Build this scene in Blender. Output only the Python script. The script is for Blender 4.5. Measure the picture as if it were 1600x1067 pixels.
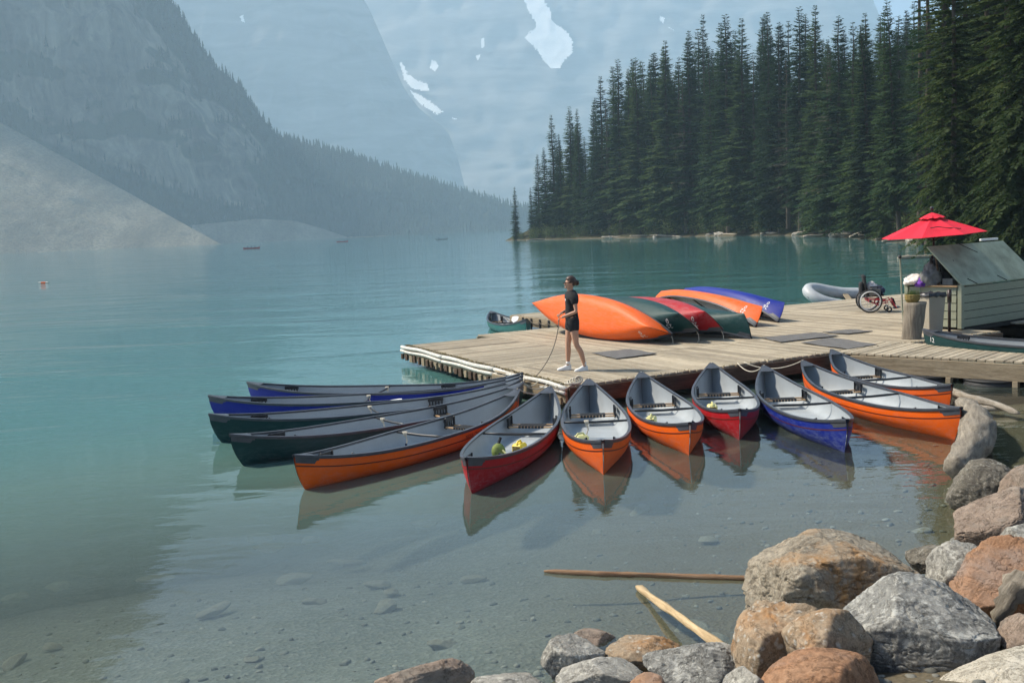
import bpy, bmesh, math, random
import numpy as np
from mathutils import Vector, Matrix, Euler

# ------------------------------------------------------------------ camera, sky, sun, exposure
for o in list(bpy.data.objects):
    bpy.data.objects.remove(o, do_unlink=True)
scene = bpy.context.scene
COL = scene.collection
R = math.radians

CAM_H = 3.0
PITCH, ROLL, FPX = R(6.15), R(-2.5), 1640.0
cam_data = bpy.data.cameras.new("camera")
cam_data.sensor_width = 36.0
cam_data.lens = 36.0 * FPX / 1600.0
cam_data.clip_start = 0.05
cam_data.clip_end = 6000.0
cam = bpy.data.objects.new("camera", cam_data)
COL.objects.link(cam)
_fw = Vector((0, math.cos(PITCH), -math.sin(PITCH)))
_u0 = Vector((0, math.sin(PITCH), math.cos(PITCH)))
_r = Vector((1, 0, 0)) * math.cos(ROLL) + _u0 * math.sin(ROLL)
_u = Vector((1, 0, 0)) * -math.sin(ROLL) + _u0 * math.cos(ROLL)
cam.matrix_world = Matrix(((_r.x, _u.x, -_fw.x, 0), (_r.y, _u.y, -_fw.y, 0), (_r.z, _u.z, -_fw.z, CAM_H), (0, 0, 0, 1)))
scene.camera = cam

SUN_EL, SUN_AZ = R(48), R(162)         # azimuth measured from +X towards +Y: light comes from the left, a little beyond
sun_dir = Vector((math.cos(SUN_EL) * math.cos(SUN_AZ), math.cos(SUN_EL) * math.sin(SUN_AZ), math.sin(SUN_EL)))
world = bpy.data.worlds.new("World")
scene.world = world
world.use_nodes = True
wn = world.node_tree.nodes
sky = wn.new("ShaderNodeTexSky")
sky.sky_type = 'NISHITA'
sky.sun_disc = False
sky.sun_elevation = SUN_EL
sky.sun_rotation = R(90) - SUN_AZ
sky.altitude = 1800
sky.air_density = 1.0
sky.dust_density = 3.0
bg = wn["Background"]
bg.inputs[1].default_value = 0.085
world.node_tree.links.new(sky.outputs[0], bg.inputs[0])

sun_data = bpy.data.lights.new("sun", 'SUN')
sun_data.energy = 5.0
sun_data.angle = R(5)
sun_data.color = (1.0, 0.91, 0.77)
sun = bpy.data.objects.new("sun", sun_data)
sun.rotation_euler = sun_dir.to_track_quat('Z', 'Y').to_euler()
sun.location = (-40, 30, 80)
COL.objects.link(sun)

vs = scene.view_settings
vs.view_transform = 'Standard'
vs.look = 'None'
vs.exposure = 0.80
vs.gamma = 1.0
vs.use_curve_mapping = False
scene.cycles.use_denoising = True
scene.cycles.max_bounces = 6
scene.cycles.use_adaptive_sampling = True
scene.cycles.adaptive_threshold = 0.025
scene.cycles.diffuse_bounces = 2
scene.cycles.glossy_bounces = 3
scene.cycles.transparent_max_bounces = 12
scene.cycles.volume_bounces = 3
scene.cycles.sample_clamp_indirect = 6.0

HAZE_DENSITY = 0.00030
HAZE_COLOR = (0.60, 0.80, 0.97)

# ------------------------------------------------------------------ helpers
def sub(a, b): return (a[0] - b[0], a[1] - b[1], a[2] - b[2])

def at(px, py, z):
    """ground point seen at photo pixel (px,py) on the level z"""
    d = _fw + _r * ((px - 800) / FPX) - _u * ((py - 533.5) / FPX)
    k = (z - CAM_H) / d.z
    return Vector((0, 0, CAM_H)) + d * k

def aty(px, py, Y):
    d = _fw + _r * ((px - 800) / FPX) - _u * ((py - 533.5) / FPX)
    return Vector((0, 0, CAM_H)) + d * (Y / d.y)

def proj(P):
    v = Vector(P) - Vector((0, 0, CAM_H))
    z = v.dot(_fw)
    return 800 + FPX * v.dot(_r) / z, 533.5 - FPX * v.dot(_u) / z

def hash3(ix, iy, iz, seed):
    h = (ix.astype(np.int64) * 374761393 + iy.astype(np.int64) * 668265263 + iz.astype(np.int64) * 1440662683 + seed * 974634777) & 0xFFFFFFFF
    h = ((h ^ (h >> 13)) * 1274126177) & 0xFFFFFFFF
    h = (h ^ (h >> 16)) & 0xFFFFFFFF
    return h / 4294967295.0 * 2 - 1

def vnoise(p, seed=0):
    p = np.asarray(p, float)
    i = np.floor(p).astype(np.int64)
    f = p - i
    f = f * f * f * (f * (f * 6 - 15) + 10)
    r = np.zeros(len(p))
    for dx in (0, 1):
        for dy in (0, 1):
            for dz in (0, 1):
                w = (f[:, 0] if dx else 1 - f[:, 0]) * (f[:, 1] if dy else 1 - f[:, 1]) * (f[:, 2] if dz else 1 - f[:, 2])
                r += w * hash3(i[:, 0] + dx, i[:, 1] + dy, i[:, 2] + dz, seed)
    return r

def fbm(p, octaves=4, seed=0, gain=0.5, lac=2.03, ridged=False):
    p = np.asarray(p, float)
    a, s, t = 1.0, np.zeros(len(p)), 0.0
    for k in range(octaves):
        n = vnoise(p, seed + k * 17)
        if ridged: n = 1 - 2 * np.abs(n)
        s += a * n
        t += a
        a *= gain
        p = p * lac + 7.31
    return s / t

def mesh_obj(name, verts, faces, mat=None, parent=None, smooth=False, link=True):
    me = bpy.data.meshes.new(name)
    me.from_pydata([tuple(v) for v in verts], [], faces)
    if smooth:
        me.polygons.foreach_set("use_smooth", [True] * len(me.polygons))
    if mat is not None: me.materials.append(mat)
    me.update()
    return obj_from(name, me, parent)

def fast_mesh(name, co, tris, smooth=False):
    """co (N,3) float, tris (M,k) int array, all faces k-gons"""
    me = bpy.data.meshes.new(name)
    n, m, k = len(co), len(tris), tris.shape[1]
    me.vertices.add(n)
    me.vertices.foreach_set("co", np.asarray(co, np.float32).ravel())
    me.loops.add(m * k)
    me.loops.foreach_set("vertex_index", np.asarray(tris, np.int32).ravel())
    me.polygons.add(m)
    me.polygons.foreach_set("loop_start", np.arange(0, m * k, k, dtype=np.int32))
    me.polygons.foreach_set("loop_total", np.full(m, k, np.int32))
    if smooth: me.polygons.foreach_set("use_smooth", np.ones(m, bool))
    me.update(calc_edges=True)
    me.validate()
    return me

def obj_from(name, data, parent=None):
    o = bpy.data.objects.new(name, data)
    COL.objects.link(o)
    if parent is not None: o.parent = parent
    return o

def tag(o, label=None, cat=None, group=None, kind=None):
    if label: o['label'] = label
    if cat: o['category'] = cat
    if group: o['group'] = group
    if kind: o['kind'] = kind
    return o

def thing(name, label, cat, loc=(0, 0, 0), rotz=0.0, group=None):
    o = obj_from(name, None)
    o.empty_display_size = 0.2
    o.location = loc
    o.rotation_euler = (0, 0, rotz)
    return tag(o, label, cat, group)

def setmat(o, mat):
    """material on the object, so copies may share mesh data"""
    if len(o.data.materials) == 0: o.data.materials.append(None)
    o.material_slots[0].link = 'OBJECT'
    o.material_slots[0].material = mat

ORD = ['first', 'second', 'third', 'fourth', 'fifth', 'sixth', 'seventh', 'eighth', 'ninth', 'tenth', 'eleventh', 'twelfth', 'thirteenth',
       'fourteenth', 'fifteenth', 'sixteenth', 'seventeenth', 'eighteenth', 'nineteenth', 'twentieth', 'twenty-first', 'twenty-second',
       'twenty-third', 'twenty-fourth', 'twenty-fifth', 'twenty-sixth', 'twenty-seventh', 'twenty-eighth', 'twenty-ninth', 'thirtieth',
       'thirty-first', 'thirty-second', 'thirty-third', 'thirty-fourth', 'thirty-fifth', 'thirty-sixth', 'thirty-seventh', 'thirty-eighth',
       'thirty-ninth', 'fortieth', 'forty-first', 'forty-second', 'forty-third', 'forty-fourth', 'forty-fifth']

class MB:
    """collects shapes into one mesh"""
    def __init__(self): self.v, self.f = [], []
    def add(self, verts, faces):
        b = len(self.v)
        self.v += [tuple(x) for x in verts]
        self.f += [tuple(i + b for i in q) for q in faces]
        return self
    def box(self, c, s, M=None, bev=0.0):
        x, y, z = s[0] / 2, s[1] / 2, s[2] / 2
        if bev > 0:
            bm = bmesh.new()
            bmesh.ops.create_cube(bm, size=1.0)
            bmesh.ops.scale(bm, vec=s, verts=bm.verts)
            bmesh.ops.bevel(bm, geom=bm.edges[:], offset=bev, segments=1, affect='EDGES')
            bm.verts.index_update()
            vs_ = [v.co.copy() for v in bm.verts]
            fs = [[v.index for v in f.verts] for f in bm.faces]
            bm.free()
        else:
            vs_ = [Vector(q) for q in ((-x, -y, -z), (x, -y, -z), (x, y, -z), (-x, y, -z), (-x, -y, z), (x, -y, z), (x, y, z), (-x, y, z))]
            fs = [(0, 3, 2, 1), (4, 5, 6, 7), (0, 1, 5, 4), (1, 2, 6, 5), (2, 3, 7, 6), (3, 0, 4, 7)]
        if M is not None: vs_ = [M @ v for v in vs_]
        c = Vector(c)
        return self.add([v + c for v in vs_], fs)
    def tube(self, pts, rad, n=8, caps=True, flat=1.0):
        pts = [Vector(p) for p in pts]
        rads = rad if isinstance(rad, (list, tuple)) else [rad] * len(pts)
        vs_, fs = [], []
        up = Vector((0, 0, 1))
        prev = None
        for i, p in enumerate(pts):
            t = (pts[min(i + 1, len(pts) - 1)] - pts[max(i - 1, 0)])
            if t.length < 1e-9: t = Vector((0, 0, 1))
            t.normalize()
            if prev is None:
                a = up.cross(t)
                if a.length < 1e-3: a = Vector((1, 0, 0)).cross(t)
            else:
                a = prev - t * prev.dot(t)
                if a.length < 1e-6: a = up.cross(t)
            a.normalize()
            prev = a
            b = t.cross(a)
            for k in range(n):
                an = 2 * math.pi * k / n
                vs_.append(p + a * (math.cos(an) * rads[i]) + b * (math.sin(an) * rads[i] * flat))
        for i in range(len(pts) - 1):
            for k in range(n):
                fs.append((i * n + k, i * n + (k + 1) % n, (i + 1) * n + (k + 1) % n, (i + 1) * n + k))
        if caps:
            fs.append(tuple(range(n - 1, -1, -1)))
            fs.append(tuple((len(pts) - 1) * n + k for k in range(n)))
        return self.add(vs_, fs)
    def lathe(self, prof, n=16, M=None, caps=True):
        vs_, fs = [], []
        for r_, z_ in prof:
            for k in range(n):
                an = 2 * math.pi * k / n
                vs_.append(Vector((r_ * math.cos(an), r_ * math.sin(an), z_)))
        for i in range(len(prof) - 1):
            for k in range(n):
                fs.append((i * n + k, i * n + (k + 1) % n, (i + 1) * n + (k + 1) % n, (i + 1) * n + k))
        if caps:
            fs.append(tuple(range(n - 1, -1, -1)))
            fs.append(tuple((len(prof) - 1) * n + k for k in range(n)))
        if M is not None: vs_ = [M @ v for v in vs_]
        return self.add(vs_, fs)
    def torus(self, c, R_, r_, M=None, n=28, m=8, sq=1.0):
        vs_, fs = [], []
        for i in range(n):
            a = 2 * math.pi * i / n
            for j in range(m):
                b = 2 * math.pi * j / m
                v = Vector(((R_ + r_ * math.cos(b)) * math.cos(a), (R_ + r_ * math.cos(b)) * math.sin(a), r_ * math.sin(b) * sq))
                if M is not None: v = M @ v
                vs_.append(v + Vector(c))
        for i in range(n):
            for j in range(m):
                fs.append((i * m + j, ((i + 1) % n) * m + j, ((i + 1) % n) * m + (j + 1) % m, i * m + (j + 1) % m))
        return self.add(vs_, fs)
    def ball(self, c, s, n=14, m=9, M=None):
        vs_, fs = [], []
        for i in range(m + 1):
            th = math.pi * i / m
            for k in range(n):
                an = 2 * math.pi * k / n
                v = Vector((s[0] * math.sin(th) * math.cos(an), s[1] * math.sin(th) * math.sin(an), s[2] * math.cos(th)))
                if M is not None: v = M @ v
                vs_.append(v + Vector(c))
        for i in range(m):
            for k in range(n):
                fs.append((i * n + k, (i + 1) * n + k, (i + 1) * n + (k + 1) % n, i * n + (k + 1) % n))
        return self.add(vs_, fs)
    def build(self, name, mat, parent=None, smooth=False):
        return mesh_obj(name, self.v, self.f, mat, parent, smooth)

def catenary(a, b, sag, n=14):
    a, b = Vector(a), Vector(b)
    out = []
    for i in range(n + 1):
        t = i / n
        p = a.lerp(b, t)
        p.z -= sag * 4 * t * (1 - t)
        out.append(p)
    return out

def text_mesh(txt, size, align='CENTER'):
    cu = bpy.data.curves.new("lettering", 'FONT')
    cu.body = txt
    cu.size = size
    cu.align_x = align
    cu.align_y = 'CENTER'
    cu.resolution_u = 2
    cu.space_line = 0.8
    o = bpy.data.objects.new("lettering", cu)
    COL.objects.link(o)
    dg = bpy.context.evaluated_depsgraph_get()
    me = bpy.data.meshes.new_from_object(o.evaluated_get(dg))
    bpy.data.objects.remove(o, do_unlink=True)
    bpy.data.curves.remove(cu)
    return me

# ------------------------------------------------------------------ materials
MATS = {}
def new_mat(name):
    m = bpy.data.materials.new(name)
    m.use_nodes = True
    nt = m.node_tree
    for n in list(nt.nodes): nt.nodes.remove(n)
    out = nt.nodes.new("ShaderNodeOutputMaterial")
    MATS[name] = m
    return m, nt, out

class NT:
    """small node-graph helper"""
    def __init__(self, name):
        self.m, self.nt, self.out = new_mat(name)
    def n(self, t, **kw):
        nd = self.nt.nodes.new(t)
        for k, v in kw.items():
            if k.startswith('i_'):
                key = k[2:]
                nd.inputs[int(key) if key.isdigit() else key.replace('_', ' ')].default_value = v
            else: setattr(nd, k, v)
        return nd
    def l(self, a, b): self.nt.links.new(a, b)
    def coord(self, scale=(1, 1, 1), kind='Object', rot=(0, 0, 0)):
        tc = self.n("ShaderNodeTexCoord")
        mp = self.n("ShaderNodeMapping")
        mp.inputs['Scale'].default_value = scale
        mp.inputs['Rotation'].default_value = rot
        self.l(tc.outputs[kind], mp.inputs[0])
        return mp.outputs[0]
    def noise(self, vec, scale, detail=4, rough=0.55, dist=0.0):
        nd = self.n("ShaderNodeTexNoise")
        nd.inputs['Scale'].default_value = scale
        nd.inputs['Detail'].default_value = detail
        nd.inputs['Roughness'].default_value = rough
        nd.inputs['Distortion'].default_value = dist
        if vec is not None: self.l(vec, nd.inputs['Vector'])
        return nd.outputs['Fac']
    def ramp(self, fac, stops, interp='LINEAR'):
        r_ = self.n("ShaderNodeValToRGB")
        r_.color_ramp.interpolation = interp
        els = r_.color_ramp.elements
        while len(els) > 1: els.remove(els[-1])
        for i, (p, c) in enumerate(stops):
            e = els[0] if i == 0 else els.new(p)
            e.position = p
            e.color = (c, c, c, 1) if isinstance(c, (int, float)) else (*c, 1)
        self.l(fac, r_.inputs[0])
        return r_.outputs[0]
    def mix(self, fac, a, b, mode='MIX'):
        mx = self.n("ShaderNodeMix", data_type='RGBA', blend_type=mode)
        for sock, val in ((mx.inputs[0], fac), (mx.inputs[6], a), (mx.inputs[7], b)):
            if isinstance(val, (int, float)): sock.default_value = val
            elif isinstance(val, tuple): sock.default_value = (*val, 1)
            else: self.l(val, sock)
        return mx.outputs[2]
    def math(self, op, a, b=0.0):
        md = self.n("ShaderNodeMath", operation=op)
        for sock, val in ((md.inputs[0], a), (md.inputs[1], b)):
            if isinstance(val, (int, float)): sock.default_value = val
            else: self.l(val, sock)
        return md.outputs[0]
    def bump(self, h, strength=0.3, dist=0.02, normal=None):
        b = self.n("ShaderNodeBump")
        b.inputs['Strength'].default_value = strength
        b.inputs['Distance'].default_value = dist
        self.l(h, b.inputs['Height'])
        if normal is not None: self.l(normal, b.inputs['Normal'])
        return b.outputs[0]
    def principled(self, color, rough=0.6, metallic=0.0, normal=None, spec=0.5, coat=0.0):
        p = self.n("ShaderNodeBsdfPrincipled")
        for key, val in (('Base Color', color), ('Roughness', rough), ('Metallic', metallic), ('Specular IOR Level', spec), ('Coat Weight', coat)):
            if isinstance(val, (int, float)): p.inputs[key].default_value = val
            elif isinstance(val, tuple): p.inputs[key].default_value = (*val, 1)
            else: self.l(val, p.inputs[key])
        if normal is not None: self.l(normal, p.inputs['Normal'])
        self.l(p.outputs[0], self.out.inputs['Surface'])
        return p

def mat_plain(name, color, rough=0.55, var=0.12, scale=6.0, metallic=0.0, bump=0.0, bscale=40.0, spec=0.5, coat=0.0, stretch=(1, 1, 1)):
    g = NT(name)
    v = g.coord(stretch)
    n = g.noise(v, scale, 5)
    lo = tuple(max(0, c * (1 - var)) for c in color)
    hi = tuple(min(1, c * (1 + var)) for c in color)
    col = g.ramp(n, [(0.3, lo), (0.7, hi)])
    nrm = g.bump(g.noise(v, bscale, 4), bump, 0.01) if bump > 0 else None
    g.principled(col, rough, metallic, nrm, spec, coat)
    return g.m

def mat_rock(name, c1, c2, c3, stain=None, stain_amt=0.5, lichen=0.0, lichen_col=(0.55, 0.55, 0.50), scale=3.0, speck=0.0, wet=True):
    c1, c2, c3 = (tuple(c * .82 for c in q) for q in (c1, c2, c3))
    g = NT(name)
    v = g.coord()
    info = g.n("ShaderNodeObjectInfo")
    off = g.n("ShaderNodeVectorMath", operation='ADD')
    g.l(v, off.inputs[0])
    g.l(info.outputs['Location'], off.inputs[1])
    v = off.outputs[0]
    n1 = g.noise(v, scale, 8, 0.66, 0.3)
    n2 = g.noise(v, scale * 7, 6, 0.65)
    n3 = g.noise(v, scale * 30, 4, 0.7)
    col = g.ramp(n1, [(0.32, c1), (0.5, c2), (0.68, c3)])
    col = g.mix(g.ramp(n2, [(0.38, 0.0), (0.62, 0.7)]), col, tuple(c * 0.7 for c in c1))
    col = g.mix(g.ramp(n3, [(0.3, 0.0), (0.75, 0.5)]), col, tuple(min(1, c * 1.45) for c in c3))
    if stain:
        ns = g.noise(v, scale * 0.8, 5, 0.6, 0.8)
        col = g.mix(g.ramp(ns, [(0.6 - stain_amt * 0.35, 0.0), (0.78 - stain_amt * 0.3, 0.85)]), col, stain)
    if lichen > 0:
        nl = g.noise(v, scale * 3.4, 10, 0.75, 0.5)
        vor = g.n("ShaderNodeTexVoronoi", feature='SMOOTH_F1')
        vor.inputs['Scale'].default_value = scale * 9
        g.l(v, vor.inputs['Vector'])
        spots = g.ramp(vor.outputs['Distance'], [(0.22, 1.0), (0.36, 0.0)])
        lm = g.math('MAXIMUM', g.ramp(nl, [(0.60 - lichen * 0.12, 0.0), (0.66 - lichen * 0.1, 1.0)]), g.math('MULTIPLY', spots, g.ramp(n2, [(0.48, 0.0), (0.56, 0.8)])))
        col = g.mix(g.math('MULTIPLY', lm, 0.62), col, lichen_col)
    if speck > 0:
        sp = g.noise(v, scale * 45, 2, 0.5)
        col = g.mix(g.ramp(sp, [(0.62, 0.0), (0.68, speck)]), col, tuple(c * 0.25 for c in c1))
    # dark crevice-like veins that belong to the stone
    vn = g.noise(v, scale * 1.4, 7, 0.7, 0.7)
    vein = g.math('ABSOLUTE', g.math('SUBTRACT', vn, 0.5))
    veinm = g.ramp(vein, [(0.0, 0.6), (0.018, 0.0)])
    col = g.mix(veinm, col, tuple(c * 0.35 for c in c1))
    rough = 0.85
    if wet:
        geo = g.n("ShaderNodeNewGeometry")
        sep = g.n("ShaderNodeSeparateXYZ")
        g.l(geo.outputs['Position'], sep.inputs[0])
        zz = g.math('ADD', sep.outputs[2], g.math('MULTIPLY', g.math('SUBTRACT', n1, 0.5), 0.06))
        wm = g.ramp(g.math('MULTIPLY_ADD', zz, 1.0), [(0.0, 1.0), (0.05, 0.0)])
        col = g.mix(g.math('MULTIPLY', wm, 0.55), col, tuple(c * 0.4 for c in c1))
        rough = g.ramp(wm, [(0.0, 0.86), (1.0, 0.45)])
    h = g.math('ADD', g.math('MULTIPLY', n2, 0.6), g.math('MULTIPLY', n3, 0.35))
    h = g.math('SUBTRACT', h, g.math('MULTIPLY', veinm, 0.35))
    g.principled(col, rough, 0.0, g.bump(h, 0.7, 0.010), 0.3)
    return g.m

def mat_wood(name, c1, c2, rough=0.8, grain=(1.2, 14, 14), scale=3.0, bump=0.35, rnd=0.25, dirt=0.0):
    g = NT(name)
    v = g.coord(grain)
    info = g.n("ShaderNodeObjectInfo")
    off = g.n("ShaderNodeVectorMath", operation='ADD')
    mul = g.n("ShaderNodeVectorMath", operation='SCALE')
    g.l(info.outputs['Random'], mul.inputs['Scale'])
    mul.inputs[0].default_value = (37.0, 53.0, 71.0)
    g.l(v, off.inputs[0]); g.l(mul.outputs[0], off.inputs[1])
    v = off.outputs[0]
    n1 = g.noise(v, scale, 6, 0.6, 0.5)
    n2 = g.noise(v, scale * 6, 4, 0.6)
    col = g.ramp(n1, [(0.3, c1), (0.7, c2)])
    col = g.mix(g.ramp(n2, [(0.35, 0.35), (0.6, 0.0)]), col, tuple(c * 0.55 for c in c1))
    tone = g.math('ADD', g.math('MULTIPLY', info.outputs['Random'], rnd), 1 - rnd * 0.6)
    tn = g.n("ShaderNodeCombineColor")
    for k in range(3): g.l(tone, tn.inputs[k])
    col = g.mix(1.0, col, tn.outputs[0], 'MULTIPLY')
    if dirt > 0:
        w = g.coord(kind='Object')
        tc = g.n("ShaderNodeNewGeometry")
        nd = g.noise(tc.outputs['Position'], 0.9, 6, 0.65, 0.5)
        col = g.mix(g.ramp(nd, [(0.5, 0.0), (0.72, dirt)]), col, (0.10, 0.085, 0.065))
    g.principled(col, rough, 0.0, g.bump(n2, bump, 0.006), 0.25)
    return g.m

def mat_hull(name, color, scuff=0.25):
    g = NT(name)
    v = g.coord((0.5, 3, 3))
    info = g.n("ShaderNodeObjectInfo")
    off = g.n("ShaderNodeVectorMath", operation='ADD')
    mul = g.n("ShaderNodeVectorMath", operation='SCALE')
    g.l(info.outputs['Random'], mul.inputs['Scale'])
    mul.inputs[0].default_value = (31.0, 17.0, 23.0)
    g.l(v, off.inputs[0]); g.l(mul.outputs[0], off.inputs[1])
    vv = off.outputs[0]
    n1 = g.noise(vv, 1.6, 5, 0.6)
    streak = g.noise(off.outputs[0], 9, 6, 0.75, 0.3)
    tc = g.n("ShaderNodeTexCoord")
    sep = g.n("ShaderNodeSeparateXYZ")
    g.l(tc.outputs['Object'], sep.inputs[0])
    low = g.ramp(g.math('ADD', sep.outputs[2], 0.05), [(0.0, 0.7), (0.10, 1.0), (0.20, 0.7), (0.34, 0.12)])
    sc = g.math('MULTIPLY', g.math('MULTIPLY', low, g.ramp(streak, [(0.44, 0.0), (0.64, 1.0)])), scuff * 2.0)
    col = g.ramp(n1, [(0.3, tuple(c * 0.82 for c in color)), (0.7, color)])
    pale = tuple(min(1, c * 0.4 + k_) for c, k_ in zip(color, (0.20, 0.235, 0.25)))
    col = g.mix(sc, col, pale)
    fade = g.noise(vv, 0.7, 4, 0.6)
    col = g.mix(g.ramp(fade, [(0.45, 0.0), (0.8, 0.10)]), col, pale)
    rough = g.ramp(streak, [(0.3, 0.40), (0.7, 0.58)])
    g.principled(col, rough, 0.0, g.bump(streak, 0.05, 0.003), 0.22)
    return g.m

M = MATS
mat_hull('hull_orange', (0.86, 0.125, 0.003), 0.13)
mat_hull('hull_red', (0.42, 0.006, 0.012), 0.22)
mat_hull('hull_blue', (0.002, 0.016, 0.26), 0.06)
mat_hull('hull_blue_scuffed', (0.003, 0.017, 0.23), 0.26)
mat_hull('hull_green', (0.004, 0.042, 0.042), 0.08)
mat_hull('hull_teal', (0.012, 0.13, 0.115), 0.2)
mat_plain('canoe_inside', (0.345, 0.375, 0.395), 0.5, 0.10, 2.5, bump=0.05)
mat_plain('black_vinyl', (0.022, 0.023, 0.027), 0.42, 0.35, 8)
mat_plain('grey_vinyl', (0.055, 0.060, 0.072), 0.42, 0.2, 8)
mat_plain('webbing', (0.02, 0.02, 0.022), 0.8, 0.3, 30)
mat_wood('seat_wood', (0.50, 0.30, 0.15), (0.68, 0.45, 0.25), 0.5, (1, 8, 8))
mat_plain('stripe_dark', (0.10, 0.015, 0.008), 0.5, 0.1)
mat_plain('white_paint', (0.80, 0.80, 0.78), 0.6, 0.06)
mat_plain('rope', (0.55, 0.50, 0.40), 0.9, 0.25, 60)
mat_plain('rope_dark', (0.16, 0.14, 0.11), 0.9, 0.3, 60)
mat_wood('deck_wood', (0.33, 0.275, 0.195), (0.52, 0.445, 0.33), 0.85, (1.0, 12, 12), 2.2, 0.4, 0.50, 0.45)
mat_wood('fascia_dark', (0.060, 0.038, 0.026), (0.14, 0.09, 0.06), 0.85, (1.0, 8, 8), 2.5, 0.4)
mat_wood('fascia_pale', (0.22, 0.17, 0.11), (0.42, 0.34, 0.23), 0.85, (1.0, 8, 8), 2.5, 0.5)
mat_plain('boom_white', (0.58, 0.56, 0.50), 0.6, 0.3, 9, bump=0.15, stretch=(0.5, 3, 3))
mat_plain('black_rubber', (0.018, 0.018, 0.019), 0.62, 0.4, 9, bump=0.2)
mat_plain('mat_grey', (0.13, 0.125, 0.12), 0.95, 0.3, 90, bump=0.5, bscale=160)
mat_plain('moss', (0.16, 0.125, 0.05), 0.95, 0.5, 30, bump=0.6)
mat_plain('skin', (0.50, 0.27, 0.17), 0.5, 0.06, 9)
mat_plain('hair', (0.05, 0.024, 0.014), 0.5, 0.3, 30, stretch=(1, 1, 0.2))
mat_plain('black_cloth', (0.012, 0.012, 0.014), 0.9, 0.3, 14, bump=0.3, bscale=14)
mat_plain('shoe_white', (0.74, 0.73, 0.70), 0.6, 0.08, 14)
mat_plain('dark_glass', (0.01, 0.008, 0.008), 0.1, 0.1)
mat_plain('umbrella_red', (0.68, 0.010, 0.035), 0.85, 0.07, 3, bump=0.1)
mat_plain('pole_brown', (0.035, 0.018, 0.014), 0.45, 0.2)
mat_plain('siding_sage', (0.27, 0.285, 0.205), 0.65, 0.07, 5, bump=0.08, stretch=(1, 1, 6))
mat_plain('lid_sage', (0.34, 0.37, 0.275), 0.9, 0.28, 2.6, bump=0.12, spec=0.12, stretch=(1, 1, 1))
mat_plain('dark_gap', (0.02, 0.018, 0.015), 0.9, 0.3)
mat_wood('log_grey', (0.17, 0.14, 0.105), (0.36, 0.31, 0.245), 0.9, (9, 9, 1.0), 2.2, 0.7, 0.1)
mat_wood('driftwood', (0.22, 0.19, 0.15), (0.48, 0.43, 0.355), 0.9, (1.0, 8, 8), 2.6, 0.8, 0.2)
mat_wood('driftwood_y', (0.13, 0.11, 0.085), (0.36, 0.315, 0.25), 0.9, (0.9, 7, 7), 2.6, 1.0, 0.1)
mat_wood('driftwood_tan', (0.36, 0.25, 0.13), (0.66, 0.50, 0.30), 0.8, (0.8, 16, 16), 2.4, 0.7, 0.2)
mat_wood('stick_brown', (0.17, 0.09, 0.05), (0.34, 0.22, 0.13), 0.85, (1.0, 10, 10), 2.4, 0.6, 0.2)
mat_plain('bin_beige', (0.36, 0.32, 0.25), 0.6, 0.08, 4)
mat_plain('inflatable_grey', (0.42, 0.44, 0.45), 0.5, 0.08, 4, bump=0.05)
mat_plain('inflatable_dark', (0.08, 0.085, 0.09), 0.6, 0.2, 6)
mat_plain('frame_red', (0.55, 0.012, 0.03), 0.35, 0.1)
mat_plain('chrome', (0.60, 0.60, 0.62), 0.25, 0.05, metallic=1.0)
mat_plain('rim_white', (0.72, 0.72, 0.70), 0.4, 0.05)
mat_plain('cloth_white', (0.70, 0.64, 0.60), 0.9, 0.15, 18, bump=0.6, bscale=14)
mat_plain('cloth_purple', (0.15, 0.045, 0.34), 0.9, 0.25, 14, bump=0.5, bscale=14)
mat_plain('cloth_grey', (0.17, 0.17, 0.165), 0.9, 0.25, 14, bump=0.5, bscale=14)
mat_plain('navy_cloth', (0.025, 0.04, 0.09), 0.9, 0.3, 14, bump=0.5)
mat_plain('yellow_plastic', (0.85, 0.62, 0.03), 0.4, 0.1, 10)
mat_plain('pale_yellow_plastic', (0.72, 0.68, 0.30), 0.4, 0.1, 10)
mat_plain('green_bag', (0.16, 0.21, 0.05), 0.8, 0.35, 20, bump=0.4)
mat_plain('basket_gold', (0.22, 0.16, 0.045), 0.8, 0.4, 30, bump=0.6)
mat_plain('snow', (0.88, 0.87, 0.85), 0.8, 0.04, 0.05)
mat_wood('bark', (0.055, 0.042, 0.032), (0.12, 0.095, 0.075), 0.95, (6, 6, 1), 1.2, 0.6, 0.2)
mat_wood('dead_wood', (0.30, 0.28, 0.25), (0.48, 0.45, 0.41), 0.9, (6, 6, 1), 1.2, 0.4, 0.2)

mat_plain('far_stone', (0.30, 0.275, 0.235), 0.9, 0.4, 3, bump=0.5, bscale=9)

def mat_foliage(name, c1, c2, c3, nscale=0.35):
    g = NT(name)
    v = g.coord()
    info = g.n("ShaderNodeObjectInfo")
    n = g.noise(v, nscale * 4, 3)
    n2 = g.noise(v, nscale * 25, 2)
    f = g.math('ADD', g.math('MULTIPLY', n, 0.55), g.math('ADD', g.math('MULTIPLY', n2, 0.25), g.math('MULTIPLY', info.outputs['Random'], 0.45)))
    col = g.ramp(f, [(0.36, c1), (0.62, c2), (0.92, c3)])
    p = g.principled(col, 0.75, 0.0, None, 0.25)
    tr = g.n("ShaderNodeBsdfTranslucent")
    g.l(col, tr.inputs[0])
    mx = g.n("ShaderNodeMixShader")
    mx.inputs[0].default_value = 0.40
    g.l(p.outputs[0], mx.inputs[1]); g.l(tr.outputs[0], mx.inputs[2])
    g.l(mx.outputs[0], g.out.inputs['Surface'])
    return g.m
mat_foliage('needles', (0.013, 0.032, 0.012), (0.030, 0.062, 0.020), (0.066, 0.100, 0.030))
mat_foliage('needles_near', (0.020, 0.038, 0.012), (0.045, 0.070, 0.018), (0.085, 0.110, 0.028))
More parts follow.
